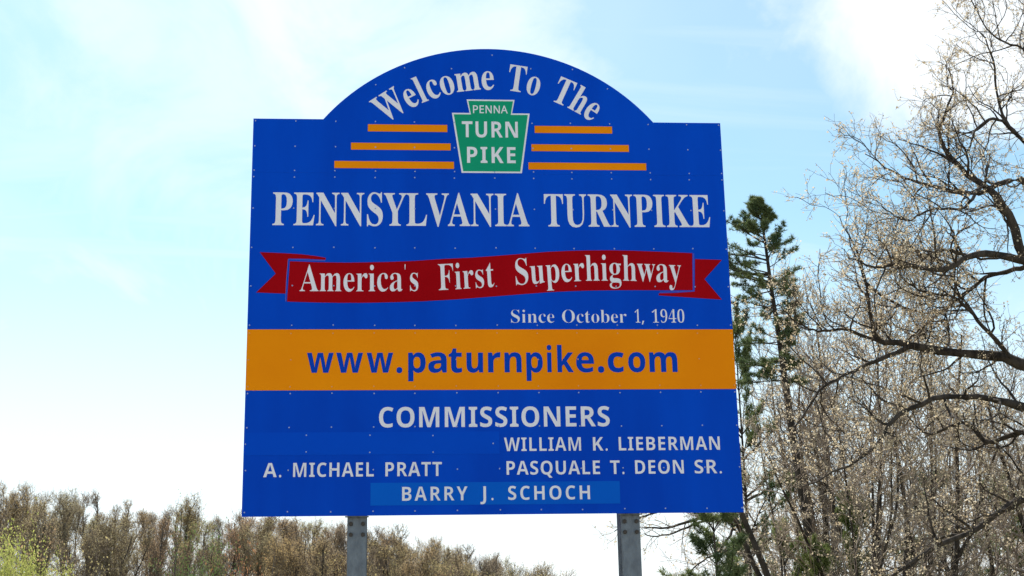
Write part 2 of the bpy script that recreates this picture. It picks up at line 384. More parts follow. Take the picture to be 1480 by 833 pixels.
310,149,306,173,292,192,266,205,225,209,162,209]]],"bC":[428,[[255,-7,187,1,133,24,91,61,62,110,45,170,39,239,46,307,65,367,97,417,141,455,197,478,264,
486,335,477,404,453,371,370,317,392,290,399,264,402,212,391,175,358,151,306,144,238,151,171,172,120,209,88,264,78,323,85,386,103,386,18,324,-1]]],
"bD":[497,[[60,0,60,480,211,480,281,473,342,453,391,419,427,374,450,315,458,244,454,187,441,138,419,96,389,61,351,35,306,15,255,4,196,0],[162,84,206,
84,270,94,316,123,343,173,353,242,344,311,318,359,275,387,216,396,162,396]]],"bE":[377,[[60,0,60,480,336,480,336,396,162,396,162,291,324,291,324,208,
162,208,162,84,336,84,336,0]]],"bH":[514,[[60,0,60,480,162,480,162,291,352,291,352,480,453,480,453,0,352,0,352,207,162,207,162,0]]],"bI":[262,[[21,0,
21,58,80,85,80,395,21,422,21,480,240,480,240,422,181,395,181,85,240,58,240,0]]],"bJ":[223,[[10,-141,-24,-139,-50,-134,-50,-49,-27,-54,-2,-56,30,-49,43,
-39,52,-24,58,-1,60,30,60,480,162,480,162,31,157,-25,143,-69,120,-102,89,-124,52,-137]]],"bK":[446,[[60,0,60,480,162,480,162,260,181,288,202,316,332,
480,445,480,277,267,446,0,330,0,205,202,162,171,162,0]]],"bL":[380,[[60,0,60,480,162,480,162,84,357,84,357,0]]],"bM":[634,[[60,0,60,480,199,480,312,
113,314,113,435,480,573,480,573,0,478,0,478,227,479,279,481,335,483,375,480,375,357,0,263,0,148,376,145,376,148,336,150,278,151,223,151,0]]],"bN":[546,
[[60,0,60,480,189,480,397,120,399,120,396,187,394,253,394,480,486,480,486,0,357,0,148,363,145,363,149,294,151,226,151,0]]],"bO":[535,[[267,-7,196,1,
139,24,95,61,63,111,45,171,39,241,45,311,63,371,95,420,139,456,196,479,268,487,339,479,396,456,440,420,471,370,490,310,496,240,490,171,471,110,440,61,
396,24,339,1],[267,79,323,89,361,122,382,173,389,240,382,308,361,359,323,392,268,402,212,392,175,359,153,308,146,240,153,173,175,122,212,89]]],
"bP":[422,[[60,0,60,480,214,480,294,470,349,440,381,392,392,330,387,289,374,252,351,219,316,193,268,176,206,171,162,171,162,0],[162,254,195,254,234,
258,264,271,282,293,289,326,284,357,269,379,243,392,208,396,162,396]]],"bQ":[535,[[363,-114,275,-7,267,-7,196,1,139,24,95,61,63,111,45,171,39,241,45,
311,63,371,95,420,139,456,196,479,268,487,339,479,396,456,440,420,471,370,490,310,496,240,488,165,467,101,430,50,377,15,493,-114],[267,79,323,89,361,
122,382,173,389,240,382,308,361,359,323,392,268,402,212,392,175,359,153,308,146,240,153,173,175,122,212,89]]],"bR":[444,[[60,0,60,480,200,480,285,471,
345,444,380,399,392,336,388,305,379,278,365,256,346,237,302,209,443,0,330,0,216,184,162,184,162,0],[162,267,195,267,238,271,267,283,283,304,289,333,
283,362,266,382,236,393,193,396,162,396]]],"bS":[371,[[167,-7,95,1,31,22,31,117,102,90,138,80,175,77,207,81,228,92,240,108,244,128,237,153,217,172,150,
207,114,225,77,253,61,272,48,293,39,319,36,350,47,407,80,450,131,477,199,486,235,484,270,478,341,453,308,373,249,394,195,402,170,398,151,388,140,373,
136,353,141,330,158,313,226,277,289,241,312,220,329,196,340,168,343,133,332,76,297,31,242,3]]],"bT":[389,[[144,0,144,395,13,395,13,480,375,480,375,395,
245,395,245,0]]],"bU":[508,[[252,-7,168,5,107,42,70,98,57,171,57,480,158,480,158,186,165,136,183,103,213,85,255,79,297,85,327,105,344,138,349,187,349,
480,451,480,451,169,445,122,429,80,401,44,363,16,313,-1]]],"bW":[650,[[122,0,0,480,100,480,161,218,170,179,179,132,185,92,191,132,199,177,207,211,277,
480,373,480,443,211,450,177,459,132,465,92,471,132,480,179,488,218,549,480,649,480,527,0,412,0,347,252,342,274,335,306,328,339,324,364,321,339,314,307,
308,274,302,251,238,0]]],"bY":[420,[[159,0,159,183,0,480,110,480,210,282,310,480,419,480,260,187,260,0]]],"ba":[406,[[142,-7,97,0,60,22,36,58,28,109,
38,160,69,196,120,217,192,226,256,228,256,244,252,269,241,287,223,297,199,300,146,292,95,273,62,341,128,365,165,372,203,374,268,366,316,342,345,302,
355,244,355,0,285,0,266,50,263,50,239,24,214,7,183,-3],[179,66,209,71,234,86,250,109,256,140,256,170,217,169,176,164,150,151,136,132,131,109,134,89,
144,76,160,69]]],"bc":[346,[[201,-7,129,5,75,39,41,97,30,181,36,242,53,291,80,328,117,353,160,368,210,373,276,366,324,349,295,271,251,287,210,293,176,
286,152,265,137,230,132,182,137,134,153,101,177,81,210,75,240,77,266,83,313,106,313,21,265,0]]],"be":[397,[[218,-7,166,-2,121,14,83,40,54,76,36,123,30,
181,36,240,52,288,78,325,113,352,155,368,203,373,271,363,324,330,357,278,368,207,368,158,132,158,139,121,157,92,185,74,223,68,287,75,347,97,347,19,290,
0],[134,225,274,225,269,256,257,280,235,297,204,302,178,298,156,283,141,259]]],"bi":[205,[[103,412,82,415,64,423,52,438,48,461,52,485,64,500,82,508,
103,510,123,508,141,500,153,485,157,461,153,438,141,423,123,415],[52,0,52,367,152,367,152,0]]],"bk":[417,[[52,0,52,510,152,510,152,282,151,241,147,199,
148,199,169,228,192,255,295,367,408,367,262,208,416,0,301,0,195,148,152,114,152,0]]],"bm":[660,[[52,0,52,367,129,367,142,320,148,320,168,344,194,361,
224,370,255,373,292,370,323,360,348,344,366,320,375,320,395,344,421,361,452,370,483,373,538,365,577,342,601,300,609,239,609,0,509,0,509,214,506,249,
495,274,478,289,454,293,420,286,398,265,385,231,381,184,381,0,281,0,281,214,277,249,267,274,250,289,226,293,190,286,168,262,156,224,152,173,152,0]]],
"bn":[442,[[52,0,52,367,129,367,142,320,148,320,168,344,196,361,227,370,261,373,314,365,355,342,382,300,391,239,391,0,291,0,291,214,287,249,277,274,
258,289,232,293,193,286,169,262,157,224,152,173,152,0]]],"bo":[416,[[207,-7,159,-1,116,15,80,43,53,80,36,128,30,184,42,265,78,324,134,361,209,373,258,
368,300,351,336,324,363,287,380,240,385,184,373,103,337,43,281,6],[208,74,242,81,266,102,279,136,283,184,279,232,266,266,242,286,208,293,173,286,150,
266,137,232,132,184,137,136,150,102,174,81]]],"bp":[426,[[52,-161,52,367,134,367,148,319,152,319,170,340,192,357,221,369,257,373,312,361,357,325,385,
266,395,184,385,102,355,42,310,5,254,-7,218,-3,191,8,152,40,147,40,152,-13,152,-161],[226,75,255,82,276,103,289,138,293,185,289,233,276,266,254,287,
224,293,191,287,170,269,157,239,152,195,152,185,156,138,168,103,190,82]]],"br":[305,[[52,0,52,367,128,367,143,305,148,305,167,331,192,353,222,368,257,
373,275,373,291,371,283,277,270,279,254,280,229,278,205,271,184,259,167,242,156,218,152,187,152,0]]],"bt":[292,[[178,-7,147,-4,119,4,96,19,78,41,67,73,
63,115,63,291,15,291,15,334,71,367,99,445,163,445,163,367,266,367,266,291,163,291,163,115,166,97,175,84,189,76,207,73,239,77,270,85,270,10,230,-2]]],
"bu":[442,[[181,-7,127,1,86,25,59,67,50,128,50,367,150,367,150,152,154,118,165,93,183,78,210,73,248,81,272,104,285,142,289,194,289,367,389,367,389,0,
312,0,299,47,293,47,273,23,245,6,214,-4]]],"bw":[575,[[111,0,7,367,106,367,148,204,157,164,164,119,169,84,171,84,174,109,179,142,184,172,188,191,233,
367,343,367,386,191,393,161,399,118,402,84,405,84,410,117,417,163,426,204,470,367,568,367,463,0,354,0,326,128,318,162,307,211,296,258,288,290,285,290,
278,258,267,211,256,162,248,127,218,0]]],"n'":[151,[[57,306,44,480,107,480,94,306]]],"n,":[180,[[28,-87,47,-3,61,78,124,78,129,71,104,-8,71,-87]]],
"n.":[180,[[89,-9,74,-7,60,1,51,15,48,36,51,57,60,71,74,79,89,81,106,79,119,71,129,57,132,36,129,15,119,1,106,-7]]],"nA":[429,[[0,0,187,482,242,482,
428,0,366,0,308,148,118,148,61,0],[138,202,290,202,236,347,230,367,221,396,214,419,203,378,193,347]]],"nE":[373,[[65,0,65,480,333,480,333,426,126,426,
126,277,321,277,321,224,126,224,126,53,333,53,333,0]]],"nN":[510,[[65,0,65,480,135,480,391,83,394,83,392,115,390,162,389,209,389,480,445,480,445,0,375,
0,118,398,116,398,119,340,121,268,121,0]]],"nP":[406,[[65,0,65,480,192,480,273,470,329,443,361,398,372,338,368,300,354,264,330,233,294,208,245,192,181,
187,126,187,126,0],[126,238,174,238,234,244,276,261,301,290,310,336,302,376,280,405,242,422,187,428,126,428]]]}'''

# ------------------------------------------------------------------ ground
TOPLINE = [(-600, 0.175), (0, 0.152), (240, 0.146), (400, 0.138), (480, 0.131), (600, 0.118), (700, 0.108), (780, 0.092), (900, 0.075), (1400, 0.07), (3000, 0.07)]


def px_of(X, Y):
    """photo column of a far point, from its bearing"""
    q = (X - CAM_LOC.x) / (Y - CAM_LOC.y)
    return 740 + FOC * (q - 0.0777) / 1.04


def terrain(X, Y):
    if Y < 55:
        return 0.0
    s = min(1.0, (Y - 55) / 55.0)
    s = s * s * (3 - 2 * s)
    Yc = min(Y, 185)
    p = px_of(X, Y)
    t = np.interp(p, [a for a, b in TOPLINE], [b for a, b in TOPLINE])
    d = (Yc - CAM_LOC.y) * math.hypot(1, (X - CAM_LOC.x) / (Y - CAM_LOC.y))
    return s * max(0.0, min(t * d + 1.7 - 14.0, 30.0))


def build_ground():
    xs = np.concatenate([np.linspace(-2500, -250, 8), np.linspace(-220, 220, 111), np.linspace(250, 2500, 8)])
    ys = np.concatenate([np.linspace(-2500, -60, 8), np.linspace(-50, 50, 21), np.linspace(54, 230, 60), np.linspace(260, 3000, 10)])
    vs, fs = [], []
    for y in ys:
        for x in xs:
            vs.append((x, y, terrain(x, y)))
    nx = len(xs)
    for j in range(len(ys) - 1):
        for i in range(nx - 1):
            a = j * nx + i
            fs.append((a, a + 1, a + nx + 1, a + nx))
    me = bpy.data.meshes.new('ground')
    me.from_pydata(vs, [], fs)
    for p in me.polygons:
        p.use_smooth = True
    tag(link('ground', me, GROUND), kind='structure')


build_ground()


def flat(name, x0, x1, y0, y1, z, m_, parent=None):
    me = bpy.data.meshes.new(name)
    me.from_pydata([(x0, y0, z), (x1, y0, z), (x1, y1, z), (x0, y1, z)], [], [(0, 1, 2, 3)])
    return link(name, me, m_, parent)


bounce_road = tag(flat('bounce_road', -220, 220, -21, -4.5, 0.012, CONCRETE), kind='structure')  # unseen road and markings, added to bounce sunlight onto the sign face
flat('edge_line', -220, 220, -7.3, -7.15, 0.017, PAINT, bounce_road)
flat('edge_line', -220, 220, -18.4, -18.25, 0.017, YPAINT, bounce_road)
for i in range(-12, 13):
    flat('lane_dash', i * 12 - 1.5, i * 12 + 1.5, -12.9, -12.75, 0.017, PAINT, bounce_road)

# ------------------------------------------------------------------ the sign
SZ0, SZ1, SX = 6.099 - 2.9596, 6.099, 1.76          # bottom, shoulder height, half width
G = json.loads(GLYPHS)


def S(px, py):
    p = at(px, py, 0.0)
    return Vector((p.x, p.z))


def sheet(name, poly, y_back, y_front, material, parent, bevel=0.0):
    """a flat sheet cut to a polygon given in the sign's own plane (x, z), with real thickness"""
    bm = bmesh.new()
    vb = [bm.verts.new((x, y_front, z)) for x, z in poly]
    f = bm.faces.new(vb)
    bm.normal_update()
    if f.normal.y > 0:
        f.normal_flip()
    n = len(poly)
    vk = [bm.verts.new((x, y_back, z)) for x, z in poly]
    bm.faces.new(list(reversed(vk)))
    for i in range(n):
        j = (i + 1) % n
        bm.faces.new((vb[i], vk[i], vk[j], vb[j]))
    bmesh.ops.recalc_face_normals(bm, faces=bm.faces)
    bmesh.ops.triangulate(bm, faces=[f for f in bm.faces if len(f.verts) > 4], ngon_method='EAR_CLIP')
    me = bpy.data.meshes.new(name)
    bm.to_mesh(me)
    bm.free()
    return link(name, me, material, parent)


def box_mesh(name, lo, hi):
    x0, y0, z0 = lo
    x1, y1, z1 = hi
    vs = [(x0, y0, z0), (x1, y0, z0), (x1, y1, z0), (x0, y1, z0), (x0, y0, z1), (x1, y0, z1), (x1, y1, z1), (x0, y1, z1)]
    fs = [(0, 3, 2, 1), (4, 5, 6, 7), (0, 1, 5, 4), (1, 2, 6, 5), (2, 3, 7, 6), (3, 0, 4, 7)]
    me = bpy.data.meshes.new(name)
    me.from_pydata(vs, [], fs)
    return me


SIGN = thing('welcome_sign', 'big blue and orange roadside welcome sign with an arched top on two steel posts', 'sign', (0, 0, 0))


def arc3(p0, p1, p2, n):
    """n points on the circle through three points, from p0 to p2"""
    ax, ay, bx, by, cx_, cy_ = *p0, *p1, *p2
    d = 2 * (ax * (by - cy_) + bx * (cy_ - ay) + cx_ * (ay - by))
    ux = ((ax * ax + ay * ay) * (by - cy_) + (bx * bx + by * by) * (cy_ - ay) + (cx_ * cx_ + cy_ * cy_) * (ay - by)) / d
    uy = ((ax * ax + ay * ay) * (cx_ - bx) + (bx * bx + by * by) * (ax - cx_) + (cx_ * cx_ + cy_ * cy_) * (bx - ax)) / d
    r = math.hypot(ax - ux, ay - uy)
    a0 = math.atan2(ay - uy, ax - ux)
    a1 = math.atan2(cy_ - uy, cx_ - ux)
    return (ux, uy, r), [(ux + r * math.cos(a0 + (a1 - a0) * i / (n - 1)), uy + r * math.sin(a0 + (a1 - a0) * i / (n - 1))) for i in range(n)]


A0, A1, A2 = S(467.3, 172.2), S(706, 71.3), S(943.9, 177.6)
A0.y = A2.y = SZ1
_, arch = arc3(A0, A1, A2, 49)
zs1 = S(700, 251.8).y          # joints between the panels
zs2 = S(700, 476.4).y
zs3 = S(700, 563.8).y
G_ = 0.0003                    # half of an open joint
Yb, Yf = 0.0, -0.004
sheet('face_panel', [(-SX, zs1 + G_), (SX, zs1 + G_), (SX, SZ1)] + [(x, z) for x, z in reversed(arch)] + [(-SX, SZ1)], Yb, Yf, BLUE, SIGN)['label'] = 'arched blue top panel'
sheet('face_panel', [(-SX, zs2 + G_), (SX, zs2 + G_), (SX, zs1 - G_), (-SX, zs1 - G_)], Yb, Yf, BLUE, SIGN)
sheet('face_panel', [(-SX, zs3 + G_), (SX, zs3 + G_), (SX, zs2 - G_), (-SX, zs2 - G_)], Yb, Yf - 0.0006, ORANGE, SIGN)['label'] = 'orange panel'
sheet('face_panel', [(-SX, SZ0), (SX, SZ0), (SX, zs3 - G_), (-SX, zs3 - G_)], Yb, Yf, BLUE, SIGN)
for (a, b, m_, nm) in ((S(349.5, 625.8), S(722, 656.2), BLUE2, 'name_patch'), (S(535.6, 698.4), S(896.5, 728.0), BLUE3, 'name_patch')):
    x0 = max(a.x, -SX + 0.002)
    o = sheet(nm, [(x0, b.y), (b.x, b.y), (b.x, a.y), (x0, a.y)], Yf, Yf - 0.0015, m_, SIGN)
    o['label'] = 'strip patch of lighter blue at the left' if m_ is BLUE2 else 'bright blue patch behind the lowest name'

# striping beside the keystone
for (x0, x1, ya, yb, tx0, tx1, ty0, ty1) in ((531.8, 646.3, 180.7, 190.9, 772.6, 884.3, 183.4, 193.6), (507.4, 651.2, 207.4, 217.3, 768, 908.5, 210.4, 220.4),
                                             (483.3, 656, 233.8, 244, 763.7, 933.6, 236.6, 246.3)):
    a, b = S((x0 + x1) / 2, ya), S((x0 + x1) / 2, yb)
    z1, z0 = a.y, b.y
    sheet('stripe', [(S(x0, ya).x, z0), (S(x1, ya).x, z0), (S(x1, ya).x, z1), (S(x0, ya).x, z1)], Yf, Yf - 0.0015, ORANGE, SIGN)
    sheet('stripe', [(S(tx0, ty0).x, z0), (S(tx1, ty0).x, z0), (S(tx1, ty0).x, z1), (S(tx0, ty0).x, z1)], Yf, Yf - 0.0015, ORANGE, SIGN)

# keystone shield
key = [(674.3, 144.2), (743.6, 145.2), (740.9, 163.6), (765.5, 164.9), (754.3, 251.3), (667.2, 250.0), (653.2, 163.6), (679.7, 163.2)]

kp = [S(*p) for p in key]
hw = [(kp[1].x - kp[0].x) / 2, (kp[2].x - kp[7].x) / 2, (kp[3].x - kp[6].x) / 2, (kp[4].x - kp[5].x) / 2]
zt_, zm_, zb_ = (kp[0].y + kp[1].y) / 2, (kp[3].y + kp[6].y) / 2, (kp[4].y + kp[5].y) / 2
kx = (kp[4].x + kp[5].x + kp[0].x + kp[1].x) / 4


def keystone(g):
    return [(kx - hw[0] + g, zt_ - g), (kx + hw[0] - g, zt_ - g), (kx + hw[1] - g * .8, zm_ - g), (kx + hw[2] - g * 1.15, zm_ - g),
            (kx + hw[3] - g * .95, zb_ + g), (kx - hw[3] + g * .95, zb_ + g), (kx - hw[2] + g * 1.15, zm_ - g), (kx - hw[1] + g * .8, zm_ - g)]


KB = sheet('keystone_shield', keystone(0), Yf, Yf - 0.002, WHITE, SIGN)
KB['label'] = 'green keystone shield with a white border'
sheet('shield_face', keystone(0.0125), Yf - 0.002, Yf - 0.0032, GREEN, KB)

# ribbon banner
body = [(419, 378), (458, 379.5), (500, 380.2), (560, 379.2), (600, 377.6), (640, 374.8), (680, 373.0), (720, 370.2), (760, 367), (792, 364.5), (820, 363.2),
        (848, 362.5), (880, 362.2), (911, 362.8), (960, 364.6), (1000.3, 366.4), (1001, 419.9), (970, 420), (937.7, 419.8), (895, 419.8), (858, 420.3), (825, 421.2),
        (792, 422.8), (745, 426.4), (700, 430.0), (656.9, 433.3), (604, 436.2), (560, 437.5), (524.8, 438.1), (490, 438.1), (458.8, 437.6), (414.7, 436.4)]
tail1 = [(375.6, 365), (405, 366.2), (435, 368.0), (455, 370.4), (470.7, 373), (470.7, 376.0), (440, 374.4), (416.4, 374.2), (412.6, 424.8), (370.4, 423.2), (398.6, 396)]
tail2 = [(1004.2, 374.9), (1043, 376.2), (1018, 404), (1043, 433.5), (1000, 430.6), (952, 427.4), (952, 424.5), (975, 424.0), (1004.0, 421.9)]
RB = sheet('ribbon', [tuple(S(*p)) for p in body], Yf, Yf - 0.0015, RED, SIGN)
for t_ in (tail1, tail2):
    sheet('ribbon_tail', [tuple(S(*p)) for p in t_], Yf, Yf - 0.0015, RED, RB)


def ink_line(pts, w, parent):
    q = [S(*p) for p in pts]
    left, right = [], []
    for i, p in enumerate(q):
        a, b = q[max(0, i - 1)], q[min(len(q) - 1, i + 1)]
        t = (b - a).normalized()
        n = Vector((-t.y, t.x)) * w / 2
        left.append(tuple(p + n))
        right.append(tuple(p - n))
    return sheet('fold_line', left + right[::-1], Yf - 0.0016, Yf - 0.0022, LILAC, parent)


ink_line([(412.9, 436), (414.0, 405), (416.6, 375.6), (440, 376.2), (470, 377.4)], 0.0035, RB)
ink_line([(1002.4, 367), (1002.3, 395), (1002.4, 421.2), (975, 422.4), (953, 423.0)], 0.0035, RB)


# lettering ------------------------------------------------------------
def lettering(chars, y, weight, material, parent, label=None):
    """chars: list of (glyph key, function glyph point -> sign plane point)"""
    cu = bpy.data.curves.new('lettering', 'CURVE')
    cu.dimensions = '2D'
    cu.fill_mode = 'BOTH'
    cu.extrude = 0.0004
    for k, fn in chars:
        for flat in G[k][1]:
            pts = [fn(flat[i], flat[i + 1]) for i in range(0, len(flat), 2)]
            sp = cu.splines.new('POLY')
            sp.points.add(len(pts) - 1)
            sp.points.foreach_set('co', [c for x, z in pts for c in (x, z, 0, 1)])
            sp.use_cyclic_u = True
    cu.offset = weight
    tmp = bpy.data.objects.new('tmp_lettering', cu)
    COL.objects.link(tmp)
    dg = bpy.context.evaluated_depsgraph_get()
    dg.update()
    me = bpy.data.meshes.new_from_object(tmp.evaluated_get(dg))
    bpy.data.objects.remove(tmp)
    me.transform(Matrix.Translation((0, y, 0)) @ Matrix.Rotation(R(90), 4, 'X'))
    me.materials.clear()
    me.name = 'lettering'
    o = link('lettering', me, material, parent)
    if label:
        o['label'] = label
    return o


def xr(k):
    xs = [v for s in G[k][1] for v in s[0::2]]
    return min(xs), max(xs)


def word(font, text, x0, x1, base, cap, capu, track=0.0, basefn=None):
    """glyphs of one word fitted between x0 and x1 (sign plane), cap height `cap`"""
    ks = [('n' if c in ".,'" else font) + c for c in text]
    pos, adv = [], 0.0
    for i, k in enumerate(ks):
        pos.append(adv)
        adv += G[k][0] + track
    lo = xr(ks[0])[0]
    hi = pos[-1] + xr(ks[-1])[1]
    sx = (x1 - x0) / (hi - lo)
    sy = cap / capu
    out = []
    for k, p in zip(ks, pos):
        gx = x0 + (p - lo) * sx
        if basefn:
            mid = gx + sum(xr(k)) / 2 * sx
            zb, sl_ = basefn(mid)
            out.append((k, lambda u, v, gx=gx, mid=mid, zb=zb, sl_=sl_: (gx + u * sx - sl_ * v * sy * 0.6, zb + sl_ * (gx + u * sx - mid) + v * sy)))
        else:
            out.append((k, lambda u, v, gx=gx: (gx + u * sx, base + v * sy)))
    return out


def line(font, words, ybl, ytop, capu, y, weight, material, parent, label, track=0.0, xmid=None):
    """words: (text, px0, px1); ybl and ytop are photo rows at column xmid"""
    xm = xmid if xmid is not None else (words[0][1] + words[-1][2]) / 2
    zb, zt = S(xm, ybl).y, S(xm, ytop).y
    ch = []
    for t, a, b in words:
        ch += word(font, t, S(a, ybl).x, S(b, ybl).x, zb, zt - zb, capu, track)
    return lettering(ch, y, weight, material, parent, label)


YL = Yf - 0.0006
line('s', [('PENNSYLVANIA', 393.6, 765.2), ('TURNPIKE', 787, 1027)], 327.4, 280.6, 455, YL, 0.0, WHITE, SIGN, 'large white serif lettering')
line('s', [('Since', 738.3, 801.7), ('October', 812.2, 906), ('1', 917.5, 926), ('1940', 942.4, 989.7)], 467.0, 448.2, 455, YL, -0.0019, WHITE, SIGN,
     'small thin white serif lettering')
c_ = S(927.6, 466.6)
lettering([('n,', lambda u, v: (c_.x + (u - 30) * 0.00016, c_.y + v * 0.00016))], YL, 0.0006, WHITE, SIGN, 'white comma')
line('b', [('COMMISSIONERS', 547.6, 881.6)], 617.4, 588.2, 480, YL, -0.0006, WHITE, SIGN, 'large white sans serif heading', track=14)
YN = Yf - 0.0021
NW = 0.0033
line('b', [('WILLIAM', 728.4, 840), ('K.', 857, 878.4), ('LIEBERMAN', 894.3, 1040.8)], 651.6, 632.0, 480, YN, -0.0008, WHITE, SIGN, 'white name at the right, upper row', track=22)
line('b', [('PASQUALE', 732, 867.4), ('T.', 882, 902.6), ('DEON', 918, 988.6), ('SR.', 1004, 1043.4)], 685.6, 665.8, 480, YN, -0.0008, WHITE, SIGN, 'white name at the right, lower row', track=22)
line('b', [('A.', 380.2, 406.8), ('MICHAEL', 423.4, 540.4), ('PRATT', 556.8, 638.8)], 689.4, 668.8, 480, YN, -0.0008, WHITE, SIGN, 'white name at the left', track=22)
line('b', [('BARRY', 581, 676), ('J.', 694.2, 713.4), ('SCHOCH', 734.3, 853)], 723.2, 703.0, 480, YN, -0.0008, WHITE, SIGN, 'white name on the bright patch', track=75)
line('n', [('PENNA', 683.8, 733.6)], 164.4, 153.4, 480, Yf - 0.0037, 0.0008, WHITE, KB, 'small white lettering', track=12)
line('b', [('TURN', 667.6, 748.6)], 199.4, 176.4, 480, Yf - 0.0037, -0.0003, WHITE, KB, 'large white lettering', track=30)
line('b', [('PIKE', 675, 745.4)], 236.4, 213.2, 480, Yf - 0.0037, -0.0003, WHITE, KB, 'large white lettering', track=50)
# web address: every letter at its own place
zb, zx = S(715, 538.6).y, S(715, 510.2).y
ch = []
for c, a, b in (('w', 403, 552), ('w', 568, 718), ('w', 740, 888), ('.', 908, 940), ('p', 974, 1072), ('a', 1087, 1190), ('t', 1202, 1276), ('u', 1303, 1395), ('r', 1424, 1494),
                ('n', 1517, 1612), ('p', 1640, 1732), ('i', 1757, 1782), ('k', 1815, 1905), ('e', 1921, 2020), ('.', 2042, 2077), ('c', 2099, 2189), ('o', 2214, 2310), ('m', 2334, 2490)):
    k = ('n' if c == '.' else 'b') + c
    a, b = S(340 + a / 3.895, 538).x, S(340 + b / 3.895, 538).x
    lo, hi = xr(k)
    s_ = (b - a) / (hi - lo)
    sy = (zx - zb) / 367 if c != '.' else s_
    ch.append((k, lambda u, v, a=a, lo=lo, s_=s_, sy=sy: (a + (u - lo) * s_, zb + v * sy)))
lettering(ch, Yf - 0.0012, 0.0006, BLUEINK, SIGN, 'bold blue web address')
# ribbon lettering follows the ribbon
BL = [(433, 421.6), (530, 421.8), (605, 421), (634, 420.3), (665, 418.6), (715, 415.0), (745, 412.6), (780, 410.2), (820, 407.8), (850, 406.6), (900, 406.4), (940, 407.6), (984, 409.4)]
bx = [S(*p).x for p in BL]
bz = [S(*p).y for p in BL]


def basefn(x):
    z = float(np.interp(x, bx, bz))
    e = 0.06
    return z, (float(np.interp(x + e, bx, bz)) - float(np.interp(x - e, bx, bz))) / (2 * e)


capr = S(700, 378).y - S(700, 415.8).y
ch = []
for t, a, b in (("America", 433, 582.2), ("s", 592.4, 604.9), ('First', 633.9, 715), ('Superhighway', 745.4, 984.4)):
    ch += word('s', t, S(a, 400).x, S(b, 400).x, 0, capr, 455, 0, basefn)
ap = S(585.4, 386)
ch.append(("n'", lambda u, v: (ap.x + (u - 75) * 0.00017, ap.y + (v - 400) * 0.00024)))
lettering(ch, Yf - 0.0021, -0.0016, WHITE, RB, 'white serif lettering on the ribbon')
# arched lettering
(ux, uz, ur), _ = arc3(S(568, 172.4), S(707, 130.0), S(854, 176.4), 3)


def ang(px, py):
    p = S(px, py)
    return math.degrees(math.atan2(p.x - ux, p.y - uz))


caph = 0.216
ch = []
for t, a, b in (('Welcome', ang(527, 143.4), ang(713.6, 119)), ('To', ang(736.7, 89.5), ang(781.6, 121.6)), ('The', ang(811, 107.5), ang(870.7, 155))):
    ks = ['s' + c for c in t]
    pos, adv = [], 0
    for k in ks:
        pos.append(adv)
        adv += G[k][0] + 14
    lo = xr(ks[0])[0]
    hi = pos[-1] + xr(ks[-1])[1]
    for k, p in zip(ks, pos):
        w0, w1 = xr(k)
        mid = (w0 + w1) / 2
        th = R(a + (b - a) * ((p + mid - lo) / (hi - lo)))
        sx = math.radians(b - a) * (ur + caph * 0.45) / (hi - lo)
        sy = caph / 455

        def fn(u, v, th=th, mid=mid, sx=sx, sy=sy):
            X, Z = (u - mid) * sx, ur + v * sy
            return ux + X * math.cos(th) + Z * math.sin(th), uz - X * math.sin(th) + Z * math.cos(th)
        ch.append((k, fn))
lettering(ch, YL, 0.0, WHITE, SIGN, 'white serif lettering curved along the arch')

# rivets ---------------------------------------------------------------
cols_top = [369.5, 428, 485, 543, 599, 656, 713, 769, 823, 880, 936, 991, 1039]
us = [S(c, 175).x for c in cols_top]
us_bot = [S(c, 741).x for c in (353, 415, 478, 539.5, 600.6, 661.7, 723.6, 782.7, 843, 903.6, 962, 1022.7, 1071.5)]
us = [(a + b) / 2 for a, b in zip(us, us_bot)]
rv = []
for yy in (174.6, 211.5, 246.5, 255.8, 301, 357.8, 413.5, 470.6, 482.2, 520.5, 559.5, 569.4, 618.4, 680.5, 740.8):
    z = S(365, yy).y
    for i, u in enumerate(us):
        if yy > 600 and yy < 700 and i in (4, 5, 6) and False:
            continue
        rv.append((u, z))
for p in ((585, 98.5), (543, 123), (652.7, 99.8), (711, 80), (767, 100), (827.6, 101), (877.7, 129), (443.2, 629.8), (534.6, 629.8), (626, 629.8), (443, 653.8), (534.6, 654), (626, 654.2),
          (354, 642.2), (713, 641.6)):
    rv.append(tuple(S(*p)))
for mat_, sel in ((RIVET, lambda z: not zs3 < z < zs2), (RIVET2, lambda z: zs3 < z < zs2)):
    vs, fs = [], []
    for (x, z) in rv:
        if not sel(z):
            continue
        if abs(x) > SX - 0.008:
            x = math.copysign(SX - 0.010, x)
        x += random.uniform(-.002, .002)
        z += random.uniform(-.002, .002)
        b0 = len(vs)
        for rr, yy in ((0.0058, Yf + 0.0005), (0.0052, Yf - 0.0034), (0.0028, Yf - 0.0050)):
            for k in range(8):
                vs.append((x + rr * math.cos(k * math.pi / 4), yy, z + rr * math.sin(k * math.pi / 4)))
        for r_ in range(2):
            for k in range(8):
                k2 = (k + 1) % 8
                fs.append((b0 + r_ * 8 + k, b0 + r_ * 8 + k2, b0 + (r_ + 1) * 8 + k2, b0 + (r_ + 1) * 8 + k))
        fs.append(tuple(b0 + 16 + k for k in range(8)))
    me = bpy.data.meshes.new('rivets')
    me.from_pydata(vs, [], fs)
    tag(link('rivets', me, mat_, SIGN), kind='stuff')

# back framing and posts ------------------------------------------------
for z in (SZ0 + 0.006, SZ0 + 0.78, SZ0 + 1.5, SZ0 + 2.2, SZ1 - 0.12):
    link('stringer', box_mesh('stringer', (-SX + 0.03, 0.0, z), (SX - 0.03, 0.042, z + 0.075)), ALU, SIGN)


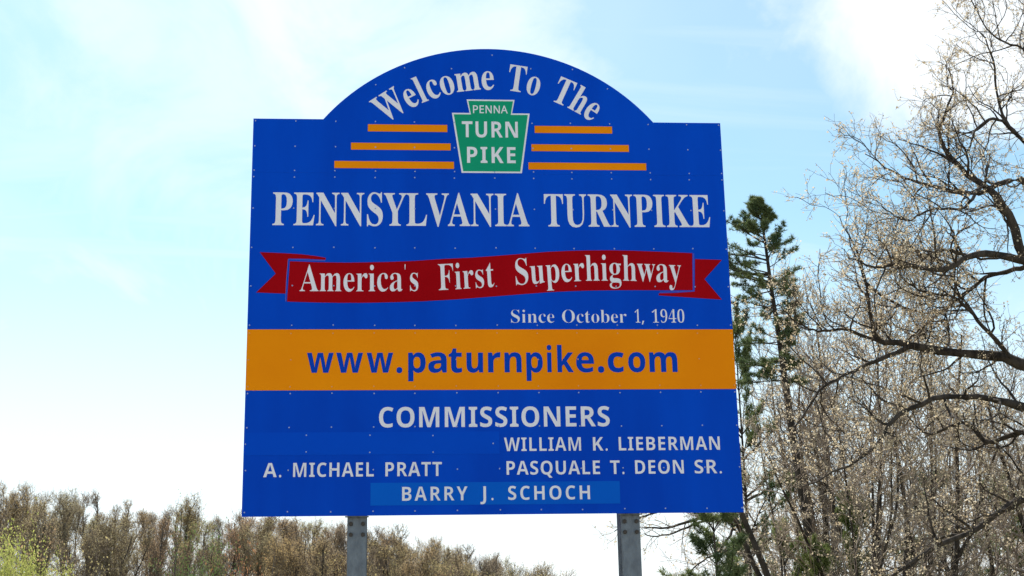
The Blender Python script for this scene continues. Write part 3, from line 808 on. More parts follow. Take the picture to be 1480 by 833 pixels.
def i_beam(x, zt):
    w, d, t = 0.067, 0.215, 0.011
    prof = [(-w, 0), (w, 0), (w, t), (t / 2, t), (t / 2, d - t), (w, d - t), (w, d), (-w, d), (-w, d - t), (-t / 2, d - t), (-t / 2, t), (-w, t)]
    y0 = 0.045
    vs = [(px_, y0 + py_, 0 - 0.4) for px_, py_ in prof] + [(px_, y0 + py_, zt) for px_, py_ in prof]
    n = len(prof)
    fs = [(i, (i + 1) % n, n + (i + 1) % n, n + i) for i in range(n)]
    fs += [(n + 0, n + 1, n + 2, n + 3, n + 10, n + 11), (n + 3, n + 4, n + 9, n + 10), (n + 4, n + 5, n + 6, n + 7, n + 8, n + 9)]
    me = bpy.data.meshes.new('post')
    me.from_pydata(vs, [], fs)
    bm = bmesh.new()
    bm.from_mesh(me)
    bmesh.ops.recalc_face_normals(bm, faces=bm.faces)
    bmesh.ops.bevel(bm, geom=[e for e in bm.edges if abs((e.verts[0].co - e.verts[1].co).z) > 1], offset=0.0025, segments=2, affect='EDGES')
    bm.to_mesh(me)
    bm.free()
    o = link('post', me, STEEL, SIGN)
    o.location.x = x
    return o


for pxm in (516, 911):
    x = S(pxm, 748).x
    # the flange is 45 mm behind the face: same bearing
    x = at(pxm, 748, 0.045).x
    po = i_beam(x, SZ1 - 0.05)
    for sx in (-1, 1):
        for dz in (0, -0.075):
            bm = bmesh.new()
            bmesh.ops.create_cone(bm, cap_ends=True, segments=6, radius1=0.016, radius2=0.015, depth=0.016)
            bmesh.ops.rotate(bm, verts=bm.verts, cent=(0, 0, 0), matrix=Matrix.Rotation(R(90), 3, 'X'))
            me = bpy.data.meshes.new('bolt')
            bm.to_mesh(me)
            bm.free()
            b_ = link('bolt', me, RUSTY, po)
            b_.location = (sx * 0.042, 0.038, SZ0 - 0.050 + dz)
    link('clip_plate', box_mesh('clip_plate', (-0.082, 0.006, SZ0 - 0.006), (0.082, 0.040, SZ0 - 0.0005)), STEEL, po)


# ------------------------------------------------------------------ tree growing
def norm(v):
    return v / np.maximum(np.linalg.norm(v, axis=-1, keepdims=True), 1e-9)


def grow(start, dirs, length, r0, r1, P, wig, up=0.0, rg=rng):
    """N wandering branches of P points each"""
    N = len(start)
    pts = np.zeros((N, P, 3))
    rad = np.zeros((N, P))
    p, d = start.copy(), norm(dirs)
    step = (np.asarray(length) / (P - 1)).reshape(-1, 1)
    for k in range(P):
        pts[:, k] = p
        f = k / (P - 1)
        rad[:, k] = r0 * (1 - f) + r1 * f
        d = norm(d + rg.normal(0, wig, (N, 3)) + np.array([0, 0, up]))
        p = p + d * step
    return pts, rad


def sprout(pts, rad, n, t0, t1, a0, a1, rg=rng):
    """n side shoots on every branch: start, direction, parent radius, position 0..1"""
    N, P, _ = pts.shape
    t = (t0 + (t1 - t0) * (np.arange(n) + rg.uniform(0, 1, (N, n))) / n)
    f = t * (P - 1)
    i = np.clip(f.astype(int), 0, P - 2)
    fr = (f - i)[..., None]
    ar = np.arange(N)[:, None]
    pa, pb = pts[ar, i], pts[ar, i + 1]
    st = pa * (1 - fr) + pb * fr
    ra = rad[ar, i] * (1 - fr[..., 0]) + rad[ar, i + 1] * fr[..., 0]
    tan = norm(pb - pa)
    rnd = norm(np.cross(tan, rg.normal(0, 1, tan.shape)))
    ang_ = np.radians(rg.uniform(a0, a1, t.shape))[..., None]
    d = tan * np.cos(ang_) + rnd * np.sin(ang_)
    return st.reshape(-1, 3), d.reshape(-1, 3), ra.reshape(-1), t.reshape(-1)


def tube_arrays(pts, rad, sides):
    N, P, _ = pts.shape
    tan = np.empty_like(pts)
    tan[:, 1:-1] = pts[:, 2:] - pts[:, :-2]
    tan[:, 0] = pts[:, 1] - pts[:, 0]
    tan[:, -1] = pts[:, -1] - pts[:, -2]
    tan = norm(tan)
    ref = np.where(np.abs(tan[:, :1, 2:3]) > 0.8, np.array([1.0, 0, 0]), np.array([0, 0, 1.0]))
    ref = np.broadcast_to(ref, tan.shape)
    u = norm(np.cross(tan, ref))
    v = np.cross(tan, u)
    a = np.arange(sides) * 2 * math.pi / sides
    ring = u[:, :, None] * np.cos(a)[:, None] + v[:, :, None] * np.sin(a)[:, None]
    V = (pts[:, :, None] + ring * rad[:, :, None, None]).reshape(-1, 3)
    b = (np.arange(N)[:, None, None] * P + np.arange(P - 1)[None, :, None]) * sides
    k = np.arange(sides)[None, None]
    k2 = (k + 1) % sides
    F = np.stack([b + k, b + k2, b + sides + k2, b + sides + k], -1).reshape(-1, 4)
    return V, F


def mesh_np(name, parts, material, smooth=True):
    Vs, Fs, o = [], [], 0
    for V, F in parts:
        Vs.append(V)
        Fs.append(F + o)
        o += len(V)
    V, F = np.concatenate(Vs), np.concatenate(Fs)
    me = bpy.data.meshes.new(name)
    me.vertices.add(len(V))
    me.vertices.foreach_set('co', V.astype(np.float32).ravel())
    me.loops.add(F.size)
    me.loops.foreach_set('vertex_index', F.astype(np.int32).ravel())
    me.polygons.add(len(F))
    me.polygons.foreach_set('loop_start', np.arange(len(F), dtype=np.int32) * F.shape[1])
    me.polygons.foreach_set('use_smooth', np.full(len(F), smooth))
    me.update(calc_edges=True)
    me.materials.append(material)
    return me


def leaf_arrays(P, size, asp=0.6, rg=rng, spread=0.0, updown=None):
    """small pointed quads facing every way"""
    N = len(P)
    P = P + rg.normal(0, 1, P.shape) * spread
    a = norm(rg.normal(0, 1, (N, 3)) + (np.array(updown) if updown is not None else 0))
    b = norm(np.cross(a, rg.normal(0, 1, (N, 3))))
    s = size * rg.uniform(0.55, 1.35, (N, 1))
    V = np.stack([P, P + a * s * .5 + b * s * asp * .5, P + a * s, P + a * s * .5 - b * s * asp * .5], 1).reshape(-1, 3)
    F = np.arange(4 * N).reshape(-1, 4)
    return V, F


def along(pts, n, t0=0.2, t1=1.0, rg=rng):
    s, _, _, _ = sprout(pts, np.ones(pts.shape[:2]), n, t0, t1, 0, 1, rg)
    return s


def poly_branch(points, radii, P):
    """smooth crooked limb through hand-laid points (Catmull-Rom)"""
    pts = np.array(points, float)
    rr = np.array(radii, float)
    n = len(pts)
    t = np.linspace(0, n - 1, P)
    i = np.clip(t.astype(int), 0, n - 2)
    f = (t - i)[:, None]
    g = lambda j: pts[np.clip(j, 0, n - 1)]
    p0, p1, p2, p3 = g(i - 1), g(i), g(i + 1), g(i + 2)
    o = 0.5 * ((2 * p1) + (-p0 + p2) * f + (2 * p0 - 5 * p1 + 4 * p2 - p3) * f ** 2 + (-p0 + 3 * p1 - 3 * p2 + p3) * f ** 3)
    r = np.interp(t, np.arange(n), rr)
    return o[None], r[None]


# ------------------------------------------------------------------ bare hardwoods (variants, shared by copies)
def bare_tree_meshes(seed, H, spread, trunk_r, clear, n1, n2, n3, n4, bark, twig, bud, bud_size, bud_n, tw=0.004, up=0.06, wig=0.16, forks=2, bud_spread=0.05):
    rg = np.random.default_rng(seed)
    z = np.array([[0, 0, -0.3]])
    tp, trd = grow(z, np.array([[rg.normal(0, .05), rg.normal(0, .05), 1.0]]), H * 0.92, trunk_r, trunk_r * 0.18, 16, 0.055, 0.05, rg)
    trunks = [(tp, trd)]
    if forks:
        s, d, r_, t_ = sprout(tp, trd, forks, clear * 0.75, clear * 0.75 + 0.25, 14, 28, rg)
        fp, fr = grow(s, d, H * (0.95 - t_) * 0.95, (r_ * 0.75)[:], (r_ * 0.14)[:], 14, 0.09, 0.12, rg)
        trunks.append((fp, fr))
    L1p, L1r = [], []
    for (pp, rr) in trunks:
        k = n1 if pp is tp else max(3, int(n1 * 0.6))
        s, d, r_, t_ = sprout(pp, rr, k, clear if pp is tp else 0.25, 0.99, 32, 62, rg)
        ln = spread * (1.15 - 0.75 * t_) * rg.uniform(0.7, 1.2, len(t_))
        a, b = grow(s, d, ln, np.minimum(r_ * 0.6, trunk_r * .35), tw * 1.6 + 0 * r_, 9, wig, up, rg)
        L1p.append(a)
        L1r.append(b)
    p1, r1 = np.concatenate(L1p), np.concatenate(L1r)
    s, d, r_, t_ = sprout(p1, r1, n2, 0.15, 0.98, 28, 62, rg)
    p2, r2 = grow(s, d, spread * 0.42 * (1.15 - .6 * t_) * rg.uniform(.6, 1.25, len(t_)), np.minimum(r_ * 0.62, 0.022), tw * 1.2 + 0 * r_, 6, wig * 1.1, up, rg)
    s, d, r_, t_ = sprout(p2, r2, n3, 0.15, 1.0, 25, 60, rg)
    p3, r3 = grow(s, d, spread * 0.22 * rg.uniform(.5, 1.3, len(t_)), np.minimum(r_ * 0.7, tw * 1.8), tw + 0 * r_, 4, wig, up * 1.4, rg)
    trunk = mesh_np('trunk', [tube_arrays(a, b, 7) for a, b in trunks], bark)
    parts = [tube_arrays(p1, r1, 4), tube_arrays(p2, r2, 3), tube_arrays(p3, r3, 3)]
    last = p3
    if n4:
        s, d, r_, t_ = sprout(p3, r3, n4, 0.2, 1.0, 25, 55, rg)
        p4, r4 = grow(s, d, spread * 0.11 * rg.uniform(.5, 1.3, len(t_)), np.minimum(r_ * .8, tw), tw * .7 + 0 * r_, 3, wig, up, rg)
        parts.append(tube_arrays(p4, r4, 3))
        last = p4
    crown = mesh_np('branches', parts, twig)
    buds = None
    if bud_n:
        q = np.repeat(along(last, bud_n, 0.45, 1.0, rg), 2, 0)
        buds = mesh_np('young_leaves', [leaf_arrays(q, bud_size, 0.75, rg, bud_spread)], bud, False)
    return trunk, crown, buds


def place_tree(meshes, name, label, cat, loc, h_scale, rotz, group=None, lean=(0, 0), wscale=None):
    t = thing(name, label, cat, loc, group)
    t.rotation_euler = (lean[0], lean[1], rotz)
    ws = wscale or h_scale
    t.scale = (ws, ws, h_scale)
    trunk, crown, buds = meshes
    link('trunk', trunk, None, t)
    link('branches', crown, None, t)
    if buds is not None:
        tag(link('young_leaves', buds, None, t), kind='stuff')
    return t


# --- the wooded hill on the left
HV = [bare_tree_meshes(100 + i, 14.0, sp, 0.24, cl, 14, 6, 5, 2, FARBARK, FARTWIG, FARBUD, 0.075, bn + 1, tw=0.011, up=0.16, wig=0.17, forks=fk, bud_spread=.13)
      for i, (sp, cl, bn, fk) in enumerate(((2.6, .38, 2, 2), (3.0, .42, 2, 3), (2.2, .35, 1, 2), (2.8, .5, 2, 2), (2.4, .4, 1, 3), (2.0, .45, 0, 3)))]


def top_row(px):
    """photo row of the wood's skyline"""
    return np.interp(px, [-100, 0, 30, 100, 150, 240, 300, 345, 420, 470, 530, 580, 620, 680, 720, 790, 860],
                     [704, 704, 700, 710, 720, 720, 738, 742, 742, 752, 762, 762, 776, 796, 802, 822, 848])


rh = random.Random(5)
rows = [(148, -60, 800, 44), (134, -50, 800, 46), (120, -40, 790, 54), (106, -40, 760, 72)]
ORD = 'first second third fourth fifth sixth seventh eighth ninth tenth eleventh twelfth thirteenth fourteenth fifteenth sixteenth seventeenth eighteenth nineteenth twentieth'.split()
front_n = 0
tree_words = ['rounded tan', 'slender grey', 'forked brown', 'broad ochre', 'thin bare', 'upright russet']
for ri, (Y, p0, p1, stp) in enumerate(rows):
    p = p0 + rh.uniform(0, 20)
    while p < p1:
        yy = Y + rh.uniform(-5, 5)
        tall = rh.random() < 0.30
        row = top_row(p) + (rh.uniform(-2, 14) if ri < 2 else rh.uniform(6, 30) + 9 * (ri - 1)) - (14 if tall and ri < 2 else 0)
        tp_ = at(p, row, yy)
        zb_t = terrain(tp_.x, yy)
        h = max(7.0, tp_.z - zb_t)
        vi = rh.choice([2, 4, 5]) if tall else rh.randrange(6)
        sc = h / 13.6
        lab = 'one of the leafless brown trees crowded together in the wood on the far hill'
        if ri == 3 and front_n < 20 and p < 760:
            lab = ORD[front_n] + ' from the left in the front row of bare brown trees on the far hill'
            front_n += 1
        place_tree(HV[vi], 'bare_tree', lab, 'tree', (tp_.x, yy, zb_t), sc, rh.uniform(0, 6.28),
                   'bare trees massed on the far hill', wscale=min(1.25, max(0.7, sc)) * rh.uniform(.85, 1.1))
        p += stp * rh.uniform(0.7, 1.3) * (0.72 if p > 360 else 1)


# undergrowth thicket on the hill and at the wood's edge
def shrub_meshes(seed, H, Rr, n1, leafmat, leaf, nl, twigm=TWIG, tw=0.006, spread=.05):
    rg = np.random.default_rng(seed)
    s = rg.normal(0, 0.12 * Rr, (n1, 3)) * np.array([1, 1, 0])
    d = norm(rg.normal(0, 0.55 * Rr / H, (n1, 3)) * np.array([1, 1, 0]) + np.array([0, 0, 1]))
    p1, r1 = grow(s, d, H * rg.uniform(.65, 1.0, n1), tw * 4 + np.zeros(n1), tw + np.zeros(n1), 8, 0.12, 0.03, rg)
    s, d, r_, t_ = sprout(p1, r1, 7, 0.2, 1.0, 25, 60, rg)
    p2, r2 = grow(s, d, H * .30 * rg.uniform(.5, 1.2, len(t_)), r_ * .6, tw * .8 + 0 * r_, 5, 0.16, .05, rg)
    s, d, r_, t_ = sprout(p2, r2, 5, 0.2, 1.0, 25, 60, rg)
    p3, r3 = grow(s, d, H * .13 * rg.uniform(.5, 1.2, len(t_)), r_ * .7, tw * .6 + 0 * r_, 4, 0.16, .05, rg)
    a = mesh_np('stems', [tube_arrays(p1, r1, 4)], BARK)
    b = mesh_np('branches', [tube_arrays(p2, r2, 3), tube_arrays(p3, r3, 3)], twigm)
    c = None
    if nl:
        c = mesh_np('leaves', [leaf_arrays(along(p3, nl, .1, 1, rg), leaf, .8, rg, spread)], leafmat, False)
    return a, b, c


def place_shrub(meshes, name, label, cat, loc, sc, rotz, group=None):
    t = thing(name, label, cat, loc, group)
    t.rotation_euler = (0, 0, rotz)
    t.scale = sc
    link('stems', meshes[0], None, t)
    link('branches', meshes[1], None, t)
    if meshes[2] is not None:
        tag(link('leaves', meshes[2], None, t), kind='stuff')
    return t


sv = [shrub_meshes(300 + i, 6.0, 3.2, 20, FARBUD, 0.09, n, FARTWIG, .011, .12) for i, n in enumerate((2, 3, 2))]
for i in range(12):
    p = -30 + i * 68.5 + rh.uniform(-10, 10)
    Y = rh.choice([96, 108, 120])
    g = at(p, 833, Y)
    zb_t = terrain(g.x, Y)
    top = at(p, max(top_row(p) + 48, 768) + rh.uniform(0, 36), Y).z
    sc = max(0.6, (top - zb_t) / 6.0)
    place_shrub(sv[i % 3], 'undergrowth_bush', 'one of the brown leafless thickets filling the wood on the far hill', 'bush', (g.x, Y, zb_t), (min(sc, 1.3), min(sc, 1.3), sc), rh.uniform(0, 6),
                'leafless thickets on the far hill')

# yellow-green tree at the lower left
lm = shrub_meshes(401, 8.0, 5.0, 60, LIME, 0.10, 34, FARTWIG, .007, .20)
g = at(6, 783, 58)
place_shrub(lm, 'leafy_tree', 'fresh yellow green leafy tree before the brown wood, cut by the left photo edge', 'tree', (g.x, 58, 0), (.60, .60, g.z / 8.9), 1.0)
g = at(44, 806, 56)
place_shrub(lm, 'leafy_tree', 'smaller yellow green tree just right of the taller one in the lower left corner', 'tree', (g.x, 56, 0), (.40, .40, g.z / 8.9), 3.1)
rm = shrub_meshes(410, 7.0, 3.5, 16, RUST, 0.11, 3, FARTWIG, .012, .16)
g = at(355, 818, 92)
place_shrub(rm, 'rust_bush', 'rusty orange bush at the foot of the far wood left of the left sign post', 'bush', (g.x, 92, terrain(g.x, 92)), (.6, .6, (g.z - terrain(g.x, 92)) / 6.4), 0)


# ------------------------------------------------------------------ conifers
def pine_meshes(seed, H, base_r, rad_fn, z0, n_whorl, per, tuft_n, blade, needle, path=None, side=None, blades=9, trunk_r=None):
    """trunk, boughs and needle tufts; rad_fn(height 0..1) = bough length; side(az) scales it"""
    rg = np.random.default_rng(seed)
    if path is None:
        tp, tr = grow(np.array([[0, 0, -.2]]), np.array([[0, 0, 1.]]), H + .2, base_r, 0.01, 16, 0.02, 0.05, rg)
    else:
        n = len(path)
        tp, tr = poly_branch(path, [base_r * (1 - .93 * i / (n - 1)) for i in range(n)], 24)
    hs, az, ss = [], [], []
    for w in range(n_whorl):
        f = z0 + (1 - z0) * (w + rg.uniform(-.3, .3)) / n_whorl
        for k in range(per):
            hs.append(np.clip(f + rg.normal(0, .008), 0.02, .985))
            az.append(rg.uniform(0, 2 * math.pi))
    hs, az = np.array(hs), np.array(az)
    P = tp.shape[1]
    fi = hs * (P - 1)
    i = np.clip(fi.astype(int), 0, P - 2)
    fr = (fi - i)[:, None]
    st = tp[0, i] * (1 - fr) + tp[0, i + 1] * fr
    L = np.array([rad_fn(h) for h in hs]) * rg.uniform(.6, 1.2, len(hs))
    if side is not None:
        L = L * np.array([side(a) for a in az])
    keep = L > 0.08
    hs, az, st, L = hs[keep], az[keep], st[keep], L[keep]
    rise = 0.10 + 1.5 * np.clip((hs - z0) / (1 - z0), 0, 1) ** 3
    d = np.stack([np.cos(az), np.sin(az), rise], 1)
    p1, r1 = grow(st, d, L, np.minimum(.030, L * .016), .005 + 0 * L, 8, 0.09, 0.02, rg)
    s, d, r_, t_ = sprout(p1, r1, 8, 0.25, 1.0, 25, 55, rg)
    Lp = np.repeat(L, 8)
    d[:, 2] = np.abs(d[:, 2]) * .5 + .12
    p2, r2 = grow(s, d, Lp * .34 * (1.25 - t_), r_ * .6, .003 + 0 * r_, 5, .1, .05, rg)
    q = np.concatenate([along(p2, tuft_n, .25, 1.0, rg), along(p1, max(2, tuft_n), .6, 1.0, rg)])
    q = q + rg.normal(0, .02, q.shape)
    n = len(q)
    qq = np.repeat(q, blades, 0)
    a = norm(rg.normal(0, 1, qq.shape) + np.array([0, 0, .55]))
    b = norm(np.cross(a, rg.normal(0, 1, a.shape)))
    s_ = blade * rg.uniform(.6, 1.2, (len(qq), 1))
    wdt = blade * .065
    V = np.stack([qq - b * wdt, qq + b * wdt, qq + a * s_], 1).reshape(-1, 3)
    F = np.arange(3 * len(qq)).reshape(-1, 3)
    return (mesh_np('trunk', [tube_arrays(tp, tr, 9)], BARK), mesh_np('boughs', [tube_arrays(p1, r1, 4), tube_arrays(p2, r2, 3)], BARK),
            mesh_np('needles', [(V, F)], needle, False))


def place_pine(meshes, name, label, loc, sc=(1, 1, 1), rotz=0, cat='tree', group=None):
    t = thing(name, label, cat, loc, group)
    t.rotation_euler = (0, 0, rotz)
    t.scale = sc
    link('trunk', meshes[0], None, t)
    link('boughs', meshes[1], None, t)
    tag(link('needles', meshes[2], None, t), kind='stuff')
    return t


# tall pine beside the sign
YP = 25.0
pp = [(1190, 1330), (1186, 1000), (1180, 840), (1163, 740), (1147, 640), (1136, 560), (1127, 490), (1117, 430), (1108, 370), (1101, 320), (1098, 294)]
base = at(*pp[0], YP)
path = []
for i, (a, b) in enumerate(pp):
    q = at(a, b, YP)
    path.append((q.x - base.x, 0.04 * math.sin(i * 1.3), max(q.z, -0.2) if i else -0.3))
Htop = path[-1][2]


def rf(h):
    if h > .62:
        u = (1 - h) / .38
        return 0.10 + 2.0 * min(u, .62) ** 1.15 - max(0, u - .62) * .5
    return 0.75 if h > .48 else 0.5


def sd(a):
    return 0.9 + .45 * max(0, -math.cos(a)) - .25 * max(0, math.cos(a))


pm = pine_meshes(501, Htop, .15, rf, .50, 23, 5, 4, .11, NEEDLE, path=path, side=sd, blades=15)
place_pine(pm, 'tall_pine', 'tall dark green pine rising just right of the sign with a thin pointed top', (base.x, YP, 0))
# young pines whose tops show low in the wood
ym = pine_meshes(502, 5.2, .07, lambda h: 1.9 * (1.06 - h) ** .7 + .1, .12, 12, 6, 4, .11, NEEDLE, blades=15)
ym2 = pine_meshes(503, 5.2, .07, lambda h: 1.7 * (1.06 - h) ** .7 + .1, .12, 12, 6, 4, .11, NEEDLE2, blades=15)
for (p, row, Y, hs, ml, lab) in ((1040, 744, 15.5, 1.0, ym, 'dark young pine with drooping fronds in the gap right of the right sign post'),
                                 (1058, 470, 29, 1.1, ym, 'dark pine half hidden behind the right edge of the sign at the orange band'),
                                 (1352, 695, 30, 1.3, ym, 'dark green pine low in the thicket between the trunks at the right'),
                                 (1228, 722, 27, 1.0, ym2, 'yellow green young pine low in the thicket right of the leaning pine trunk'),
                                 (1128, 765, 24, .9, ym2, 'light green young pine at the lower right corner of the sign'),
                                 (1180, 790, 21, .8, ym2, 'short light green pine in front of the foot of the tall pine'),
                                 (1440, 705, 34, 1.4, ym2, 'light green young pine in the thicket near the right edge of the photo')):
    q = at(p, row, Y)
    s_ = q.z / 5.2
    place_pine(ml, 'young_pine', lab, (q.x, Y, 0), (hs, hs, s_), rh.uniform(0, 6))
gz = at(286, 800, 88)
gm = shrub_meshes(420, 8.0, 4.0, 30, LEAFGREEN, 0.10, 10, FARTWIG, .010, .2)
place_shrub(gm, 'green_bush', 'small dull green bush at the foot of the far wood', 'bush', (gz.x, 88, terrain(gz.x, 88)), (.6, .6, (gz.z - terrain(gz.x, 88)) / 7.6), 2)

# ------------------------------------------------------------------ the big oak at the right
YO = 13.0
OAK = thing('oak_tree', 'big crooked oak with dark limbs and tiny tan leaves reaching in from the right', 'tree', (at(1602, 1200, YO).x, YO, 0))
ob = np.array(OAK.location)


def limb_pts(seq):
    out, rr = [], []
    for (a, b, dy, r_) in seq:
        q = at(a, b, YO + dy)
        out.append((q.x - ob[0], q.y - ob[1], q.z))
        rr.append(r_ * 0.86 * (q - CAM_LOC).length / FOC)
    return out, rr


trunk_seq = [(1604, 1300, 0, 36), (1600, 1000, 0, 30), (1592, 820, .05, 27), (1588, 640, .1, 24), (1578, 500, 0, 20), (1568, 350, 0, 15), (1556, 180, .1, 11), (1548, 20, 0, 8), (1545, -140, 0, 4), (1560, -260, 0, 1.5)]
tpts, trr = limb_pts(trunk_seq)
tpts[0] = (0, 0, -0.3)
TP = poly_branch(tpts, trr, 40)
link('trunk', mesh_np('trunk', [tube_arrays(*TP, 14)], BARK), None, OAK)
limbs = [
    [(1580, 560, 0, 13), (1525, 455, -.3, 11), (1480, 370, -.5, 8.5), (1465, 326, -.6, 7.5), (1450, 298, -.7, 6.8), (1434, 277, -.8, 6), (1405, 258, -.8, 4.5), (1385, 240, -.7, 3.6), (1364, 214, -.6, 3.2), (1357, 190, -.6, 2.8), (1367, 160, -.6, 2.2), (1379, 132, -.5, 1.5), (1372, 98, -.5, .8)],
    [(1484, 378, -.5, 7.5), (1440, 368, -.8, 6), (1402, 370, -1.1, 5), (1373, 387, -1.3, 5), (1340, 389, -1.5, 4), (1300, 383, -1.7, 3), (1264, 387, -1.9, 1.9), (1228, 372, -2.0, .9)],
    [(1400, 371, -1.1, 3.2), (1372, 362, -.9, 2.8), (1345, 368, -.7, 2.2), (1318, 384, -.6, 1.8), (1290, 372, -.5, .9)],
    [(1588, 640, 0, 14), (1530, 550, .3, 11), (1480, 527, .5, 9), (1430, 513, .6, 8.5), (1366, 509, .7, 7), (1308, 497, .8, 5.4), (1271, 494, .9, 4.2), (1258, 462, 1.0, 3.4), (1251, 409, 1.1, 2.8), (1243, 374, 1.1, 2.2), (1225, 340, 1.2, 1.4), (1214, 312, 1.2, .7)],
    [(1320, 499, .8, 4.5), (1262, 524, .5, 3.2), (1225, 541, .3, 2.6), (1188, 562, .1, 2.2), (1160, 601, 0, 1.6), (1138, 640, 0, .8)],
    [(1271, 494, .9, 2.8), (1222, 478, .9, 2.4), (1180, 478, 1.0, 1.8), (1152, 466, 1.0, 1.3), (1124, 440, 1.0, .8)],
    [(1588, 700, 0, 12), (1530, 612, -.5, 9), (1480, 590, -.8, 7.5), (1440, 578, -.9, 6), (1400, 575, -1.0, 4.4), (1354, 575, -1.1, 4.2), (1326, 588, -1.2, 4.4), (1290, 605, -1.3, 3.8), (1273, 636, -1.4, 3.2), (1242, 664, -1.5, 2.3), (1202, 684, -1.6, 1.6), (1160, 702, -1.7, .8)],
    [(1590, 820, 0, 11), (1530, 742, -.4, 7.5), (1482, 723, -.7, 6.2), (1447, 738, -.9, 5.6), (1411, 765, -1.0, 4.8), (1362, 786, -1.2, 4.0), (1312, 815, -1.4, 3.2), (1275, 842, -1.5, 2)],
    [(1568, 350, 0, 9), (1520, 268, .4, 4.5), (1480, 205, .7, 3), (1457, 180, .8, 2.4), (1441, 142, .9, 2), (1436, 92, 1.0, 1.8), (1420, 45, 1.0, .8)],
    [(1572, 410, 0, 9), (1530, 320, -.1, 6.5), (1480, 262, -.2, 5.2), (1442, 268, -.2, 4.6), (1411, 281, -.2, 3.6), (1370, 276, -.1, 3.0), (1332, 262, 0, 2.4), (1300, 254, 0, 1.9), (1272, 236, 0, 1.3), (1250, 222, 0, .7)],
    [(1556, 180, 0, 4), (1505, 105, .2, 2.4), (1478, 72, .3, 1.8), (1450, 60, .3, 1.5), (1426, 40, .3, 1.2), (1404, 0, .3, .9), (1396, -30, .3, .5)],
    [(1484, 385, -.5, 4.5), (1432, 399, .1, 3.2), (1391, 428, .6, 2.8), (1345, 462, 1.0, 2.2), (1312, 492, 1.3, 1.2)],
    [(1251, 409, 1.1, 2.2), (1284, 434, 1.2, 2.0), (1322, 450, 1.2, 1.7), (1366, 458, 1.3, 1.2), (1372, 500, 1.3, .8)],
    [(1480, 205, .7, 3), (1440, 172, 0, 2.4), (1410, 190, -.4, 1.8), (1396, 222, -.6, 1.2), (1370, 236, -.8, .7)],
    [(1420, 268, -.8, 3), (1392, 300, -1.4, 2.4), (1350, 302, -1.8, 1.9), (1312, 318, -2.0, 1.4), (1275, 300, -2.2, .8)],
    [(1590, 760, .2, 9), (1520, 650, 1.0, 6), (1478, 625, 1.5, 4.4), (1430, 640, 1.8, 3.6), (1392, 612, 2.1, 2.8), (1340, 628, 2.4, 1.8), (1310, 600, 2.5, 1)],
    [(1460, 516, .6, 4), (1418, 470, .2, 3), (1380, 430, 0, 2.4), (1330, 420, -.2, 1.8), (1300, 398, -.2, 1)],
]
# limbs on the side of the crown that the photo leaves out
rgo = np.random.default_rng(77)
o_s, o_d, o_r, o_t = sprout(TP[0], TP[1], 16, .45, .97, 40, 70, rgo)
o_d[:, 0] = np.abs(o_d[:, 0]) + .15
op_, or_ = grow(o_s, o_d, 3.4 * (1.25 - o_t), o_r * .5, .008 + 0 * o_r, 14, .13, .05, rgo)
Lp, Lr = [], []
for seq in limbs:
    q, rr = limb_pts(seq)
    a, b = poly_branch(q, rr, 22)
    jit = rgo.normal(0, .012, a.shape)
    jit[:, 0] = 0
    a = a + jit
    b = b * (1 + rgo.normal(0, .06, b.shape))
    Lp.append(a)
    Lr.append(b)
    link('limb', mesh_np('limb', [tube_arrays(a, b, 8)], BARK), None, OAK)
for i in range(len(op_)):
    link('limb', mesh_np('limb', [tube_arrays(op_[i:i + 1], or_[i:i + 1], 6)], BARK), None, OAK)
Lp = np.concatenate(Lp)
Lr = np.concatenate(Lr)
top2 = poly_branch(tpts[5:], trr[5:], 22)


def oak_twigs(Lp, Lr, n1, rg):
    s, d, r_, t_ = sprout(Lp, Lr, n1, .18, 1.0, 35, 75, rg)
    d[:, 2] += .22
    p1, r1 = grow(s, d, 1.25 * (1.2 - .45 * t_) * rg.uniform(.45, 1.15, len(t_)), np.minimum(r_ * .65, .024), .0050 + 0 * r_, 10, .21, .035, rg)
    s, d, r_, t_ = sprout(p1, r1, 6, .15, 1.0, 30, 68, rg)
    p2, r2 = grow(s, d, .62 * (1.15 - .5 * t_) * rg.uniform(.4, 1.2, len(t_)), np.minimum(r_ * .65, .009), .0032 + 0 * r_, 7, .22, .04, rg)
    s, d, r_, t_ = sprout(p2, r2, 4, .2, 1.0, 30, 65, rg)
    p3, r3 = grow(s, d, .26 * rg.uniform(.4, 1.3, len(t_)), np.minimum(r_ * .75, .0042), .0024 + 0 * r_, 4, .2, .04, rg)
    return (p1, r1), (p2, r2), (p3, r3)


b1_, b2_, b3_ = oak_twigs(Lp, Lr, 15, rgo)
c1_, c2_, c3_ = oak_twigs(np.concatenate([op_[:, :14]]), or_, 6, rgo)
tag(link('branches', mesh_np('branches', [tube_arrays(*b1_, 5), tube_arrays(*c1_, 4)], BARK), None, OAK), kind='stuff')
tag(link('twigs', mesh_np('twigs', [tube_arrays(*b2_, 3), tube_arrays(*b3_, 3), tube_arrays(*c2_, 3), tube_arrays(*c3_, 3)], OAKTWIG), None, OAK), kind='stuff')
q = np.concatenate([along(b3_[0], 1, .75, 1.0, rgo), along(b3_[0][::2], 1, .2, 1.0, rgo), along(b2_[0], 2, .5, 1.0, rgo), along(c3_[0], 1, .7, 1, rgo)])
q = q[rgo.uniform(0, 1, len(q)) < .85]
q = np.repeat(q, 4, 0)
tag(link('young_leaves', mesh_np('young_leaves', [leaf_arrays(q, .033, .7, rgo, .018)], BUD, False), None, OAK), kind='stuff')

